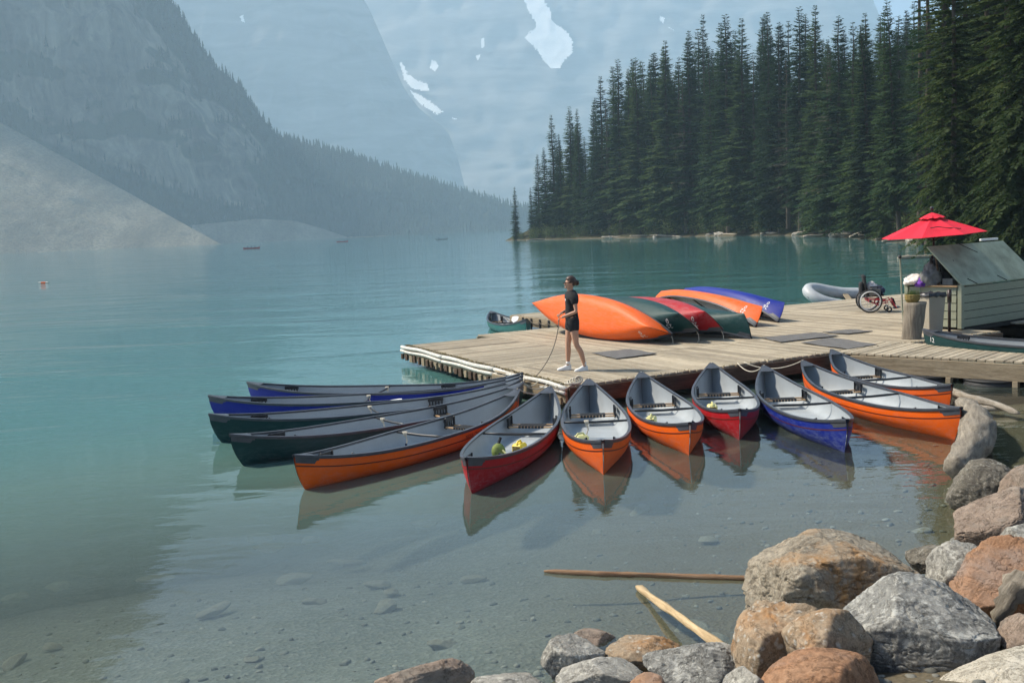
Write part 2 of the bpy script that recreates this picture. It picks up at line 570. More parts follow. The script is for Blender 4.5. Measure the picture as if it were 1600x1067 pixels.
mat_foliage('bush_green', (0.06, 0.085, 0.028), (0.11, 0.14, 0.045), (0.16, 0.18, 0.065), 0.8)
mat_foliage('dead_twigs', (0.05, 0.05, 0.035), (0.085, 0.082, 0.06), (0.12, 0.115, 0.085))
mat_foliage('far_needles', (0.016, 0.030, 0.016), (0.026, 0.044, 0.022), (0.040, 0.058, 0.026), 0.02)
# ------------------------------------------------------------------ the setting: lake bed, water
SHORE = [(-14, -3.0), (-6, 2.6), (-1.8, 5.75), (0.6, 6.35), (1.9, 6.9), (3.2, 8.3), (4.5, 10.2), (5.7, 11.9), (8.0, 13.4), (13, 15.0), (30, 19)]
def shore_dist(x, y):
    """signed distance to the near shoreline, positive on the lake"""
    x = np.asarray(x, float); y = np.asarray(y, float)
    best = np.full(x.shape, 1e9); sign = np.ones(x.shape)
    for (ax, ay), (bx, by) in zip(SHORE[:-1], SHORE[1:]):
        dx, dy = bx - ax, by - ay
        L2 = dx * dx + dy * dy
        t = np.clip(((x - ax) * dx + (y - ay) * dy) / L2, 0, 1)
        qx, qy = ax + t * dx, ay + t * dy
        d = np.hypot(x - qx, y - qy)
        s = np.where((dx * (y - ay) - dy * (x - ax)) > 0, 1.0, -1.0)
        upd = d < best - 1e-9
        best = np.where(upd, d, best); sign = np.where(upd, s, sign)
    return best * sign

def bed_z(x, y):
    d = shore_dist(x, y)
    lake = -(0.03 + 0.075 * d + 0.013 * d * d)
    # shallow brown corner between the rocks and the gangway
    sh = np.exp(-(((x - 7.6) / 2.6) ** 2 + ((y - 15.2) / 2.6) ** 2))
    lake = lake * (1 - 0.75 * sh)
    bank = np.minimum(-d * 0.27, 1.6) - 0.03
    return np.where(d > 0, np.maximum(lake, -8.0), bank)

def axis(parts):
    out = []
    for a, b, n in parts: out += list(np.linspace(a, b, n, endpoint=False))
    out.append(parts[-1][1])
    return np.array(out)

def grid_mesh(name, xs, ys, zf, mat, smooth=True):
    X, Y = np.meshgrid(xs, ys)
    Z = zf(X, Y)
    co = np.stack([X.ravel(), Y.ravel(), Z.ravel()], 1)
    nx, ny = len(xs), len(ys)
    i = np.arange(nx - 1)[None, :] + np.arange(ny - 1)[:, None] * nx
    i = i.ravel()
    q = np.stack([i, i + 1, i + 1 + nx, i + nx], 1)
    me = fast_mesh(name, co, q, smooth)
    me.materials.append(mat)
    return me, co

# gravelly bed / bank
g = NT('bed_gravel')
geo = g.n("ShaderNodeNewGeometry")
pos = geo.outputs['Position']
n1 = g.noise(pos, 0.8, 5, 0.6)
n2 = g.noise(pos, 9, 5, 0.7)
vor = g.n("ShaderNodeTexVoronoi"); vor.inputs['Scale'].default_value = 26; g.l(pos, vor.inputs['Vector'])
peb = g.ramp(vor.outputs['Color'], [(0.1, (0.09, 0.095, 0.082)), (0.6, (0.185, 0.188, 0.165)), (0.95, (0.31, 0.31, 0.28))])
col = g.ramp(n1, [(0.3, (0.115, 0.125, 0.108)), (0.7, (0.185, 0.195, 0.172))])
col = g.mix(g.ramp(n2, [(0.35, 0.15), (0.7, 0.7)]), col, peb)
sep = g.n("ShaderNodeSeparateXYZ"); g.l(pos, sep.inputs[0])
brown = g.ramp(g.math('MULTIPLY_ADD', sep.outputs[0], 0.1), [(0.45, 0.0), (0.62, 0.75)])
col = g.mix(brown, col, (0.115, 0.085, 0.045))
g.principled(col, 0.9, 0.0, g.bump(g.math('ADD', n2, vor.outputs['Distance']), 0.6, 0.02), 0.2)

xs = axis([(-4000, -300, 8), (-300, -40, 14), (-40, -12, 20), (-12, 14, 150), (14, 40, 20), (40, 300, 12), (300, 3300, 8)])
ys = axis([(-190, -20, 6), (-20, 2, 22), (2, 22, 120), (22, 60, 24), (60, 300, 14), (300, 4500, 14)])
def bedf(X, Y):
    z = bed_z(X, Y)
    p = np.stack([X.ravel() * 0.9, Y.ravel() * 0.9, np.zeros(X.size)], 1)
    n = fbm(p, 4, 3).reshape(X.shape)
    return z + n * np.where(np.abs(z) < 4, 0.07, 0.0)
me, co = grid_mesh('lake_bed', xs, ys, bedf, M['bed_gravel'])
tag(obj_from('lake_bed', me), kind='structure')

# water: clear and shallow by the shore, milky turquoise where it is deep
g = NT('lake_water')
geo = g.n("ShaderNodeNewGeometry")
pos = geo.outputs['Position']
at_ = g.n("ShaderNodeAttribute"); at_.attribute_name = 'murk'
def wavemap(sx, sy, rot):
    mp = g.n("ShaderNodeMapping")
    mp.inputs['Scale'].default_value = (sx, sy, 1)
    mp.inputs['Rotation'].default_value = (0, 0, rot)
    g.l(pos, mp.inputs[0])
    return mp.outputs[0]
w1 = g.noise(wavemap(1.0, 2.2, R(-14)), 1.5, 3, 0.5, 0.4)
w2 = g.noise(wavemap(1.0, 1.8, R(10)), 5.5, 2, 0.5, 0.2)
w3 = g.noise(wavemap(1.0, 2.6, R(-5)), 0.35, 3, 0.5, 0.5)
patch = g.ramp(g.noise(wavemap(1.0, 2.5, R(-20)), 0.09, 3, 0.5, 0.8), [(0.42, 0.25), (0.62, 1.0)])
# wind ripples open up away from the sheltered corner between dock and rocks
dist = g.n("ShaderNodeVectorMath", operation='DISTANCE')
g.l(pos, dist.inputs[0]); dist.inputs[1].default_value = (2.5, 10.0, 0)
calm = g.ramp(g.math('MULTIPLY', dist.outputs['Value'], 0.02), [(0.06, 0.30), (0.22, 0.7), (0.55, 1.0)])
h = g.math('ADD', g.math('MULTIPLY', w1, 0.55), g.math('ADD', g.math('MULTIPLY', w2, 0.10), g.math('MULTIPLY', w3, 0.9)))
h = g.math('MULTIPLY', g.math('MULTIPLY', h, calm), patch)
nrm = g.bump(h, 1.0, 0.05)
gl = g.n("ShaderNodeBsdfGlossy"); gl.inputs['Roughness'].default_value = 0.03; gl.inputs['Color'].default_value = (0.95, 0.97, 1.0, 1)
g.l(nrm, gl.inputs['Normal'])
tr = g.n("ShaderNodeBsdfTransparent"); tr.inputs['Color'].default_value = (0.86, 0.93, 0.90, 1)
df = g.n("ShaderNodeBsdfDiffuse")
deep = g.ramp(at_.outputs['Fac'], [(0.30, (0.130, 0.165, 0.135)), (0.80, (0.108, 0.195, 0.168)), (1.0, (0.060, 0.180, 0.178))])
g.l(deep, df.inputs['Color'])
body = g.n("ShaderNodeMixShader")
g.l(at_.outputs['Fac'], body.inputs[0]); g.l(tr.outputs[0], body.inputs[1]); g.l(df.outputs[0], body.inputs[2])
fr = g.n("ShaderNodeFresnel"); fr.inputs['IOR'].default_value = 1.33; g.l(nrm, fr.inputs['Normal'])
mx = g.n("ShaderNodeMixShader")
g.l(fr.outputs[0], mx.inputs[0]); g.l(body.outputs[0], mx.inputs[1]); g.l(gl.outputs[0], mx.inputs[2])
g.l(mx.outputs[0], g.out.inputs['Surface'])
xs = axis([(-3950, -300, 8), (-300, -40, 14), (-40, -12, 16), (-12, 14, 70), (14, 40, 14), (40, 300, 10), (300, 3250, 8)])
ys = axis([(-150, -20, 4), (-20, 2, 6), (2, 24, 70), (24, 60, 20), (60, 300, 14), (300, 4450, 14)])
me, co = grid_mesh('water', xs, ys, lambda X, Y: X * 0.0, M['lake_water'])
depth = np.maximum(0, -bed_z(co[:, 0], co[:, 1]))
murk = 1 - np.exp(-0.75 * np.maximum(0, depth - 0.04) * 1.35)
a_ = me.attributes.new('murk', 'FLOAT', 'POINT')
a_.data.foreach_set('value', murk.astype(np.float32))
tag(obj_from('water', me), kind='structure')

# ------------------------------------------------------------------ mountains
g = NT('cliff_rock')
geo = g.n("ShaderNodeNewGeometry"); pos = geo.outputs['Position']
mp = g.n("ShaderNodeMapping"); mp.inputs['Scale'].default_value = (1, 1, 0.22); g.l(pos, mp.inputs[0])
mp2 = g.n("ShaderNodeMapping"); mp2.inputs['Scale'].default_value = (0.35, 0.35, 1.6); g.l(pos, mp2.inputs[0])
n1 = g.noise(mp.outputs[0], 0.035, 7, 0.65, 0.6)
n2 = g.noise(mp2.outputs[0], 0.05, 6, 0.65, 0.4)
n3 = g.noise(pos, 0.012, 5, 0.6, 0.5)
col = g.ramp(n1, [(0.38, (0.030, 0.028, 0.025)), (0.5, (0.115, 0.102, 0.080)), (0.64, (0.27, 0.238, 0.185))])
col = g.mix(g.ramp(n2, [(0.35, 0.6), (0.6, 0.0)]), col, (0.13, 0.12, 0.105))
fa = g.n("ShaderNodeAttribute"); fa.attribute_name = 'forest'
green = g.math('ADD', fa.outputs['Fac'], g.math('MULTIPLY', g.math('SUBTRACT', n1, 0.5), 0.7))
col = g.mix(g.ramp(green, [(0.42, 0.0), (0.62, 0.95)]), col, (0.030, 0.042, 0.022))
g.principled(col, 0.95, 0.0, g.bump(n1, 0.8, 6.0), 0.1)

g = NT('scree')
geo = g.n("ShaderNodeNewGeometry"); pos = geo.outputs['Position']
mp = g.n("ShaderNodeMapping"); mp.inputs['Scale'].default_value = (1, 0.4, 0.35); mp.inputs['Rotation'].default_value = (0, R(35), 0); g.l(pos, mp.inputs[0])
n1 = g.noise(mp.outputs[0], 0.035, 5, 0.6, 0.4)
n2 = g.noise(pos, 0.35, 5, 0.75)
col = g.ramp(n1, [(0.3, (0.13, 0.114, 0.080)), (0.50, (0.22, 0.192, 0.14)), (0.72, (0.36, 0.315, 0.235))])
col = g.mix(g.ramp(n2, [(0.36, 0.6), (0.6, 0.0)]), col, (0.075, 0.072, 0.06))
g.principled(col, 0.95, 0.0, g.bump(n2, 0.9, 2.5), 0.1)

g = NT('far_rock')
geo = g.n("ShaderNodeNewGeometry"); pos = geo.outputs['Position']
mp2 = g.n("ShaderNodeMapping"); mp2.inputs['Scale'].default_value = (0.25, 0.25, 1.2); mp2.inputs['Rotation'].default_value = (0.15, 0.2, 0); g.l(pos, mp2.inputs[0])
n1 = g.noise(mp2.outputs[0], 0.02, 6, 0.6, 0.6)
n2 = g.noise(pos, 0.006, 6, 0.6, 0.6)
col = g.ramp(n1, [(0.3, (0.05, 0.048, 0.046)), (0.7, (0.26, 0.245, 0.225))])
col = g.mix(g.ramp(n2, [(0.45, 0.0), (0.8, 0.3)]), col, (0.26, 0.25, 0.23))
g.principled(col, 0.95, 0.0, g.bump(n1, 0.6, 6.0), 0.1)

def interp(x, pts):
    return np.interp(x, [p[0] for p in pts], [p[1] for p in pts])

class Slope:
    """a mountain side: for each bearing a foot on the shore and a ridge point, with a height profile between"""
    def __init__(self, foot, ridge, foot_d, ridge_d, prof, amp, seed, zfoot=-6.0):
        self.__dict__.update(locals())
    def ends(self, x):
        x = float(x)
        F = aty(x, interp(x, self.foot), interp(x, self.foot_d)); F.z = self.zfoot
        Rg = aty(x, interp(x, self.ridge), interp(x, self.ridge_d))
        return F, Rg
    def surf(self, x, s):
        """arrays x, s -> (N,3)"""
        x = np.asarray(x, float); s = np.asarray(s, float)
        ux = np.unique(x)
        ends = {u: self.ends(u) for u in ux}
        F = np.array([ends[u][0] for u in x]); G = np.array([ends[u][1] for u in x])
        ps = interp(s, self.prof)
        P = F + (G - F) * s[:, None]
        P[:, 2] = F[:, 2] + (G[:, 2] - F[:, 2]) * ps
        q = P * np.array([1, 1, 0.35]) / 70.0
        w = np.clip(s * 4, 0, 1) * np.clip((1.0 - s) * 6, 0.12, 1)
        n = fbm(q, 5, self.seed, ridged=True)
        n2 = fbm(P * np.array([0.4, 0.4, 1.3]) / 28.0, 4, self.seed + 5)
        d = (F - G); d[:, 2] = 0
        d /= np.linalg.norm(d, axis=1)[:, None]
        P = P + d * ((n * self.amp + n2 * self.amp * 0.35) * w)[:, None]
        return P
    def build(self, name, x0, x1, nx, ns, mat, back=220.0, forest=None):
        X = np.linspace(x0, x1, nx)
        S = np.linspace(0, 1, ns)
        XX, SS = np.meshgrid(X, S)
        P = self.surf(XX.ravel(), SS.ravel())
        # far side, sloping down behind the ridge
        top = P[-nx:].copy()
        dirv = top.copy(); dirv[:, 2] = 0; dirv /= np.linalg.norm(dirv, axis=1)[:, None]
        b = top + dirv * back; b[:, 2] = -6.0
        P = np.vstack([P, b])
        i = (np.arange(nx - 1)[None, :] + np.arange(ns)[:, None] * nx).ravel()
        q = np.stack([i, i + 1, i + 1 + nx, i + nx], 1)
        me = fast_mesh(name, P, q, True)
        me.materials.append(mat)
        if forest is not None:
            fv = forest(np.append(XX.ravel(), X), np.append(SS.ravel(), np.ones(nx)), P)
            me.attributes.new('forest', 'FLOAT', 'POINT').data.foreach_set('value', fv.astype(np.float32))
        return tag(obj_from(name, me), kind='structure')
    def at_pixel(self, x, y, out=2.0):
        S = np.linspace(0.02, 1, 90)
        P = self.surf(np.full(90, x), S)
        ys_ = np.array([proj(p)[1] for p in P])
        k = int(np.argmin(np.abs(ys_ - y)))
        p = Vector(P[k])
        return p - Vector((p.x, p.y, 0)).normalized() * out

left = Slope(foot=[(-900, 440), (0, 399), (350, 386), (480, 377), (640, 369), (800, 363), (900, 362)],
             ridge=[(-900, -640), (-500, -560), (0, -420), (120, -240), (200, -110), (265, -2), (300, 52), (335, 104), (372, 132), (402, 176), (432, 212), (470, 224), (560, 248), (640, 276), (720, 300), (800, 324), (900, 335)],
             foot_d=[(-900, 862), (0, 1063), (350, 1170), (480, 1263), (640, 1386), (800, 1509), (900, 1571)],
             ridge_d=[(-900, 1170), (0, 1355), (265, 1386), (432, 1478), (640, 1602), (800, 1679), (900, 1694)],
             prof=[(0, 0), (0.25, 0.12), (0.42, 0.27), (0.60, 0.62), (0.72, 0.74), (0.85, 0.86), (1, 1)], amp=36, seed=11)
def left_forest(x, s, P):
    """how wooded the mountain side is: ledges and the whole right-hand slope are, the cliff band is mostly bare"""
    nz = fbm(P * np.array([1, 1, 2.2]) / 75.0, 4, 91)
    band = np.clip((s - .33) / .07, 0, 1) * np.clip((.80 - s) / .08, 0, 1) * np.clip((470 - x) / 110, 0, 1)
    return np.clip(1 - band * np.clip(1.0 - 2.6 * np.maximum(0, nz + .05), 0, 1), 0, 1)
left.build('cliff_mountain', -900, 900, 300, 110, M['cliff_rock'], forest=left_forest)

scree = Slope(foot=[(-700, 425), (0, 398.5), (200, 392), (350, 385)],
              ridge=[(-700, -160), (-300, 25), (-150, 105), (0, 191), (100, 246), (200, 301), (300, 357), (350, 384)],
              foot_d=[(-700, 724), (0, 862), (350, 986)],
              ridge_d=[(-700, 1063), (-300, 1063), (0, 1078), (200, 1063), (350, 1001)],
              prof=[(0, 0), (1, 1)], amp=9, seed=31)
scree.build('scree_slope', -700, 350, 130, 60, M['scree'], 60)
talus = Slope(foot=[(300, 387), (430, 380), (530, 374), (640, 369)],
              ridge=[(300, 352), (400, 342), (460, 345), (500, 356), (540, 370), (640, 368)],
              foot_d=[(300, 1063), (640, 1355)], ridge_d=[(300, 1132), (640, 1386)],
              prof=[(0, 0), (1, 1)], amp=6, seed=37)
talus.build('talus_slope', 300, 640, 60, 24, M['scree'], 60)

mid = Slope(foot=[(-200, 372), (850, 362), (1000, 362)],
            ridge=[(-200, -160), (250, -150), (480, -110), (540, -40), (575, 10), (612, 95), (632, 140), (655, 170), (700, 205), (716, 250), (728, 300), (760, 318), (850, 330), (1000, 345)],
            foot_d=[(-200, 2649), (1000, 2691)], ridge_d=[(-200, 3063), (540, 3022), (1000, 2940)],
            prof=[(0, 0), (0.3, 0.16), (0.55, 0.42), (1, 1)], amp=40, seed=51)
mid.build('shadowed_mountain', -200, 1000, 150, 60, M['far_rock'], 150)
far = Slope(foot=[(300, 366), (2100, 330)],
            ridge=[(300, -70), (700, -110), (1000, -100), (1200, -80), (1300, -50), (1345, -25), (1364, 0), (1380, 38), (1440, 75), (1600, 120), (2100, 200)],
            foot_d=[(300, 3080), (2100, 2900)], ridge_d=[(300, 4072), (1200, 3962), (2100, 3742)],
            prof=[(0, 0), (0.3, 0.2), (0.6, 0.5), (1, 1)], amp=30, seed=71)
far_o = far.build('glacier_mountain', 300, 2100, 170, 60, M['far_rock'], 150)

def snow_patch(poly, slope, parent):
    """a snow field lying on the mountain face, its outline given along the face"""
    xs_ = [p[0] for p in poly]; ys_ = [p[1] for p in poly]
    def inside(x, y):
        c = False
        j = len(poly) - 1
        for i in range(len(poly)):
            if (poly[i][1] > y) != (poly[j][1] > y) and x < (poly[j][0] - poly[i][0]) * (y - poly[i][1]) / (poly[j][1] - poly[i][1] + 1e-9) + poly[i][0]: c = not c
            j = i
        return c
    st = max(1.0, min(2.0, (max(xs_) - min(xs_)) / 22))
    gx = np.arange(min(xs_), max(xs_) + st, st); gy = np.arange(min(ys_), max(ys_) + st, st)
    cols = {}
    amp_, slope.amp = slope.amp, slope.amp * .12
    for x in gx:
        S = np.linspace(0.02, 1, 140)
        P = slope.surf(np.full(140, x), S)
        yy = np.array([proj(p)[1] for p in P])
        o = np.argsort(yy)
        cols[x] = (yy[o], P[o])
    slope.amp = amp_
    idx, verts, faces = {}, [], []
    def vid(i, j):
        if (i, j) not in idx:
            yy, P = cols[gx[i]]
            p = np.array([np.interp(gy[j], yy, P[:, k]) for k in range(3)])
            d = np.array([p[0], p[1], 0]); d /= np.linalg.norm(d)
            p = p - d * 44.0 + np.array([0, 0, 2.0])
            idx[(i, j)] = len(verts); verts.append(tuple(p))
        return idx[(i, j)]
    rg = random.Random(int(sum(xs_)))
    for i in range(len(gx) - 1):
        for j in range(len(gy) - 1):
            if inside(gx[i] + st / 2 + rg.uniform(-1, 1) * st * .5, gy[j] + st / 2 + rg.uniform(-1, 1) * st * .5):
                faces.append((vid(i, j), vid(i, j + 1), vid(i + 1, j + 1), vid(i + 1, j)))
    if faces:
        mesh_obj('snow_patch', verts, faces, M['snow'], parent, True)

for poly in ([(806, -25), (842, -25), (850, 8), (860, 24), (859, 36), (872, 46), (886, 56), (893, 70), (893, 86), (881, 99), (872, 111), (860, 111), (848, 100), (838, 84), (818, 63), (829, 54), (838, 46), (826, 24)],
             [(620, 100), (626, 103), (634, 120), (646, 128), (666, 136), (668, 146), (655, 146), (640, 141), (630, 130)],
             [(638, 145), (648, 150), (668, 162), (690, 178), (680, 182), (660, 170), (645, 158)],
             [(672, 98), (678, 100), (683, 108), (677, 116), (669, 110)], [(750, 66), (755, 64), (755, 78), (750, 80)], [(741, 92), (749, 90), (745, 100)],
             [(704, 187), (712, 190), (706, 190)], [(1030, 30), (1038, 33), (1036, 42), (1031, 38)], [(1042, 46), (1055, 54), (1046, 50)]):
    snow_patch(poly, far, far_o)
snow_patch([(372, 32), (377, 30), (380, 42), (375, 40)], mid, bpy.data.objects['shadowed_mountain'])

# ------------------------------------------------------------------ the wood on the mountain across the lake: one mass
def spiky_conifers(points, heights, rng, mat, name):
    """many small ragged conifers in one mesh: points (N,3)"""
    V, F = [], []
    tiers = 4
    base = 0
    for (x, y, z), h in zip(points, heights):
        w = h * rng.uniform(0.14, 0.2)
        ph = rng.uniform(0, 6.28)
        for t in range(tiers):
            z0 = z + h * (0.02 + 0.24 * t); z1 = z0 + h * 0.42 if t < tiers - 1 else z + h
            r_ = w * (1 - t / (tiers + 0.3)) * rng.uniform(0.75, 1.2)
            n = 5
            for k in range(n):
                a = ph + t + 6.283 * k / n
                rr = r_ * rng.uniform(0.7, 1.25)
                V.append((x + rr * math.cos(a), y + rr * math.sin(a), z0 + rng.uniform(-.05, .05) * h))
            V.append((x, y, z1))
            for k in range(n): F.append((base + k, base + (k + 1) % n, base + n))
            base += n + 1
    me = fast_mesh(name, np.array(V), np.array(F))
    me.materials.append(mat)
    return obj_from(name, me)

rng = random.Random(5)
pts, hts = [], []
N = 17000
sx = np.array([rng.uniform(-500, 880) for _ in range(N)])
ss = np.array([rng.random() for _ in range(N)])
# whole columns share bearings to keep it quick
sx = np.round(sx / 4) * 4 + 0.0
P = left.surf(sx, ss)
fm = left_forest(sx, ss, P)
for k in range(N):
    if rng.random() > (fm[k] - .25) * 1.3: continue
    if ss[k] < 0.06 and sx[k] < 460: continue
    pts.append((P[k, 0] + rng.uniform(-3, 3), P[k, 1] + rng.uniform(-3, 3), P[k, 2] - 1.0)); hts.append(rng.uniform(7, 15) * (0.7 if ss[k] > 0.85 and sx[k] < 420 else 1))
for x_ in np.linspace(200, 880, 300):         # the ragged crest
    p = left.surf(np.array([x_]), np.array([0.985]))[0]
    pts.append((p[0] + rng.uniform(-2, 2), p[1] + rng.uniform(-4, 4), p[2] - 1.2)); hts.append(rng.uniform(6, 17))
fo = spiky_conifers(pts, hts, rng, M['far_needles'], 'conifer_forest')
tag(fo, 'dark hazy conifer forest covering the mountain across the lake', 'forest', kind='stuff')
# a thin wood on the lower slopes of the mountain behind
pts, hts = [], []
sx = np.round(np.array([rng.uniform(560, 990) for _ in range(1600)]) / 4) * 4.0
ss = np.array([rng.random() ** 1.5 * 0.3 for _ in range(1600)])
P = mid.surf(sx, ss)
for k in range(1600):
    pts.append((P[k, 0], P[k, 1], P[k, 2] - 1)); hts.append(rng.uniform(10, 20))
fo = spiky_conifers(pts, hts, rng, M['far_needles'], 'conifer_forest')
tag(fo, 'faint conifer wood along the far end of the lake', 'forest', kind='stuff')

# ------------------------------------------------------------------ the wooded bank on the right
# shoreline of the wooded bank (x, y), from the point on the left to the near right
BANK = [(-1.2, 262), (6, 248), (14, 236), (26, 212), (36, 192), (42, 172), (44, 158), (43, 142), (42, 128), (40, 112), (37.5, 98), (35, 84), (33, 70), (31, 56), (30, 40), (30, 25)]
def bank_pt(t):
    """t 0..1 along the shore -> point and inland normal"""
    seg = [math.dist(a, b) for a, b in zip(BANK[:-1], BANK[1:])]
    L = sum(seg) * t
    for (a, b), s_ in zip(zip(BANK[:-1], BANK[1:]), seg):
        if L <= s_ + 1e-9:
            u = L / s_
            d = Vector((b[0] - a[0], b[1] - a[1])).normalized()
            return Vector((a[0] + (b[0] - a[0]) * u, a[1] + (b[1] - a[1]) * u)), Vector((-d.y, d.x))
        L -= s_
    return Vector(BANK[-1]), Vector((1, 0))

g = NT('forest_floor')
geo = g.n("ShaderNodeNewGeometry"); pos = geo.outputs['Position']
n1 = g.noise(pos, 0.5, 6, 0.65); n2 = g.noise(pos, 3, 5, 0.7)
sep = g.n("ShaderNodeSeparateXYZ"); g.l(pos, sep.inputs[0])
col = g.ramp(n1, [(0.35, (0.035, 0.040, 0.018)), (0.65, (0.085, 0.075, 0.04))])
beach = g.ramp(g.math('ADD', sep.outputs[2], g.math('MULTIPLY', n1, 1.1)), [(0.50, 0.85), (0.85, 0.0)])
col = g.mix(beach, col, g.ramp(n2, [(0.3, (0.09, 0.078, 0.055)), (0.7, (0.26, 0.225, 0.17))]))
g.principled(col, 0.95, 0.0, g.bump(n2, 0.8, 0.3), 0.1)
rows = [(-6, -1.5), (-1.5, -0.35), (0, 0.02), (1.0, 0.35), (2.5, 0.8), (6, 2.0), (14, 4.5), (30, 9), (60, 16), (110, 24)]
nt_ = 160
V = []
for i in range(nt_):
    p, n = bank_pt(i / (nt_ - 1))
    if i == 0: pass
    for off, z in rows:
        q = p + n * off
        V.append((q.x, q.y, z))
V = np.array(V)
V[:, 2] += fbm(V / 4.0, 4, 7) * 0.5 * np.clip(V[:, 2] / 0.8, 0.05, 1.5)
V[:, :2] += np.stack([fbm(V / 6.0 + 9, 3, 8), fbm(V / 6.0 + 31, 3, 9)], 1) * 0.9
nr = len(rows)
i = (np.arange(nr - 1)[None, :] + np.arange(nt_ - 1)[:, None] * nr).ravel()
me = fast_mesh('forest_bank', V, np.stack([i, i + nr, i + nr + 1, i + 1], 1), True)
me.materials.append(M['forest_floor'])
tag(obj_from('forest_bank', me), kind='structure')

# ------------------------------------------------------------------ haze
mb = MB().box((-350, 2200, 590), (7600, 4900, 1200))
g = NT('smoke_haze')
pv = g.n("ShaderNodeVolumePrincipled")
pv.inputs['Color'].default_value = (*HAZE_COLOR, 1)
pv.inputs['Density'].default_value = HAZE_DENSITY
pv.inputs['Anisotropy'].default_value = 0.15
g.l(pv.outputs[0], g.out.inputs['Volume'])
hz = mb.build('haze', g.m)
tag(hz, 'blue wildfire smoke haze hanging over the lake and mountains', 'haze', kind='stuff')
# ------------------------------------------------------------------ spruces
def spruce_mesh(seed, width=0.085, whorls=48, per=11, bare=0.06, droop=0.5, fine=1.0, irregular=0.35, taper=0.95):
    """unit-height conifer: whorls of drooping boughs carrying small ragged needle sprays -> (crown mesh, trunk mesh)"""
    rg = np.random.RandomState(seed)
    C, D, N, LN, WD = [], [], [], [], []
    for w in range(whorls):
        u = (w + rg.uniform(-.35, .35)) / whorls
        u = min(0.995, max(0.0, u))
        h = bare + (1 - bare) * u
        prof = (1 - u) ** taper * min(1.0, 0.6 + u * 3.0) * (1 - .18 * u)
        wm = 1 + irregular * rg.uniform(-.6, .45)
        nb = max(6, int(per * (0.6 + 0.4 * (1 - u))))
        a0 = rg.rand() * 6.28
        for k in range(nb):
            if rg.rand() < irregular * 0.18: continue
            az = a0 + 6.283 * k / nb + rg.uniform(-.3, .3)
            L = width * prof * wm * (1 + irregular * rg.uniform(-.8, .5)) + 0.0075 * (1.25 - u)
            z0 = h + rg.uniform(-.5, .5) * 0.6 / whorls
            nseg = int(4 + L * 80 * fine)
            lift = 0.45 * u ** 1.5 + 0.08
            dr = droop * (1.15 - u)
            for j in range(nseg):
                t = (j + 0.5 + rg.uniform(-.4, .4)) / nseg
                t = 0.12 + 0.88 * t
                x, y = math.cos(az) * L * t, math.sin(az) * L * t
                z = z0 + L * (lift * t - dr * t * t + dr * 0.35 * t ** 4)
                ln = (0.30 * L * (1.05 - t) + 0.0058) * rg.uniform(.7, 1.25) / fine ** 0.55
                for sg in ((-1, 1) if j < nseg - 1 else (0,)):
                    a2 = az + sg * rg.uniform(.55, 1.15)
                    C.append((x, y, z)); D.append((math.cos(a2), math.sin(a2), -rg.uniform(.1, .55) * (1.2 - u)))
                    LN.append(ln); WD.append(ln * rg.uniform(.16, .30)); N.append(rg.uniform(-.7, .7))
    C, D = np.array(C), np.array(D); LN, WD, N = np.array(LN)[:, None], np.array(WD)[:, None], np.array(N)[:, None]
    S = np.stack([-D[:, 1], D[:, 0], np.zeros(len(D))], 1); S = S + np.array([0, 0, 1.0]) * N
    tip = C + D * LN
    m1 = C + D * LN * .42 + S * WD; m2 = C + D * LN * .36 - S * WD
    V = np.stack([C, m1, tip, m2], 1).reshape(-1, 3)
    V = np.vstack([V, [(0.0012, 0, .975), (-.0006, .001, .975), (0, 0, 1.0), (-.0006, -.001, .975)]])
    T = np.arange(len(V)).reshape(-1, 4)
    crown = fast_mesh('crown', V, T)
    tr = MB()
    n = 10
    tr.tube([(0.003 * math.sin(k * 1.7 + seed) * k / n, 0.003 * math.cos(k * 1.3 + seed) * k / n, -0.02 + 1.005 * k / n) for k in range(n + 1)], [0.0115 * (1 - k / n) ** 0.8 + 0.0008 for k in range(n + 1)], 7)
    for k in range(14):                        # dead stubs low on the trunk
        a = rg.rand() * 6.28; z = 0.03 + rg.rand() * 0.25
        l = 0.02 + 0.03 * rg.rand()
        tr.tube([(0, 0, z), (math.cos(a) * l, math.sin(a) * l, z - 0.006)], [0.0012, 0.0005], 3)
    me = bpy.data.meshes.new('trunk')
    me.from_pydata(tr.v, [], tr.f)
    me.materials.append(M['bark'])
    return crown, me

PROTO = []
for s_, w_, n_, b_, ir, tp in ((1, 0.125, 78, .04, .5, .62), (2, 0.142, 72, .05, .6, .66), (3, 0.106, 76, .03, .65, .58), (4, 0.150, 78, .06, .55, .72), (5, 0.132, 62, .05, .9, .64), (6, 0.114, 80, .14, .6, .56)):
    PROTO.append(spruce_mesh(s_, w_, n_, 13, b_, irregular=ir, taper=tp))
BIG = [spruce_mesh(21, 0.15, 84, 15, .02, 0.70, 2.6, 0.7, .7), spruce_mesh(22, 0.13, 80, 14, .04, 0.6, 2.6, 0.75, .65), spruce_mesh(23, 0.165, 84, 15, .02, 0.65, 2.6, 0.65, .7)]
SPARSE = [spruce_mesh(31, 0.07, 44, 9, .12, 0.5, 0.9, 0.9), spruce_mesh(32, 0.09, 40, 8, .16, 0.4, 0.9, 1.0)]

def spruce(proto, loc, h, rz, label, group, mat='needles', wide=1.0, lean=(0, 0)):
    t = thing('spruce_tree', label, 'tree', loc, rz, group)
    t.scale = (h * wide, h * wide, h)
    t.rotation_euler = (lean[0], lean[1], rz)
    c = obj_from('crown', proto[0], t); setmat(c, M[mat])
    obj_from('trunk', proto[1], t)
    return t

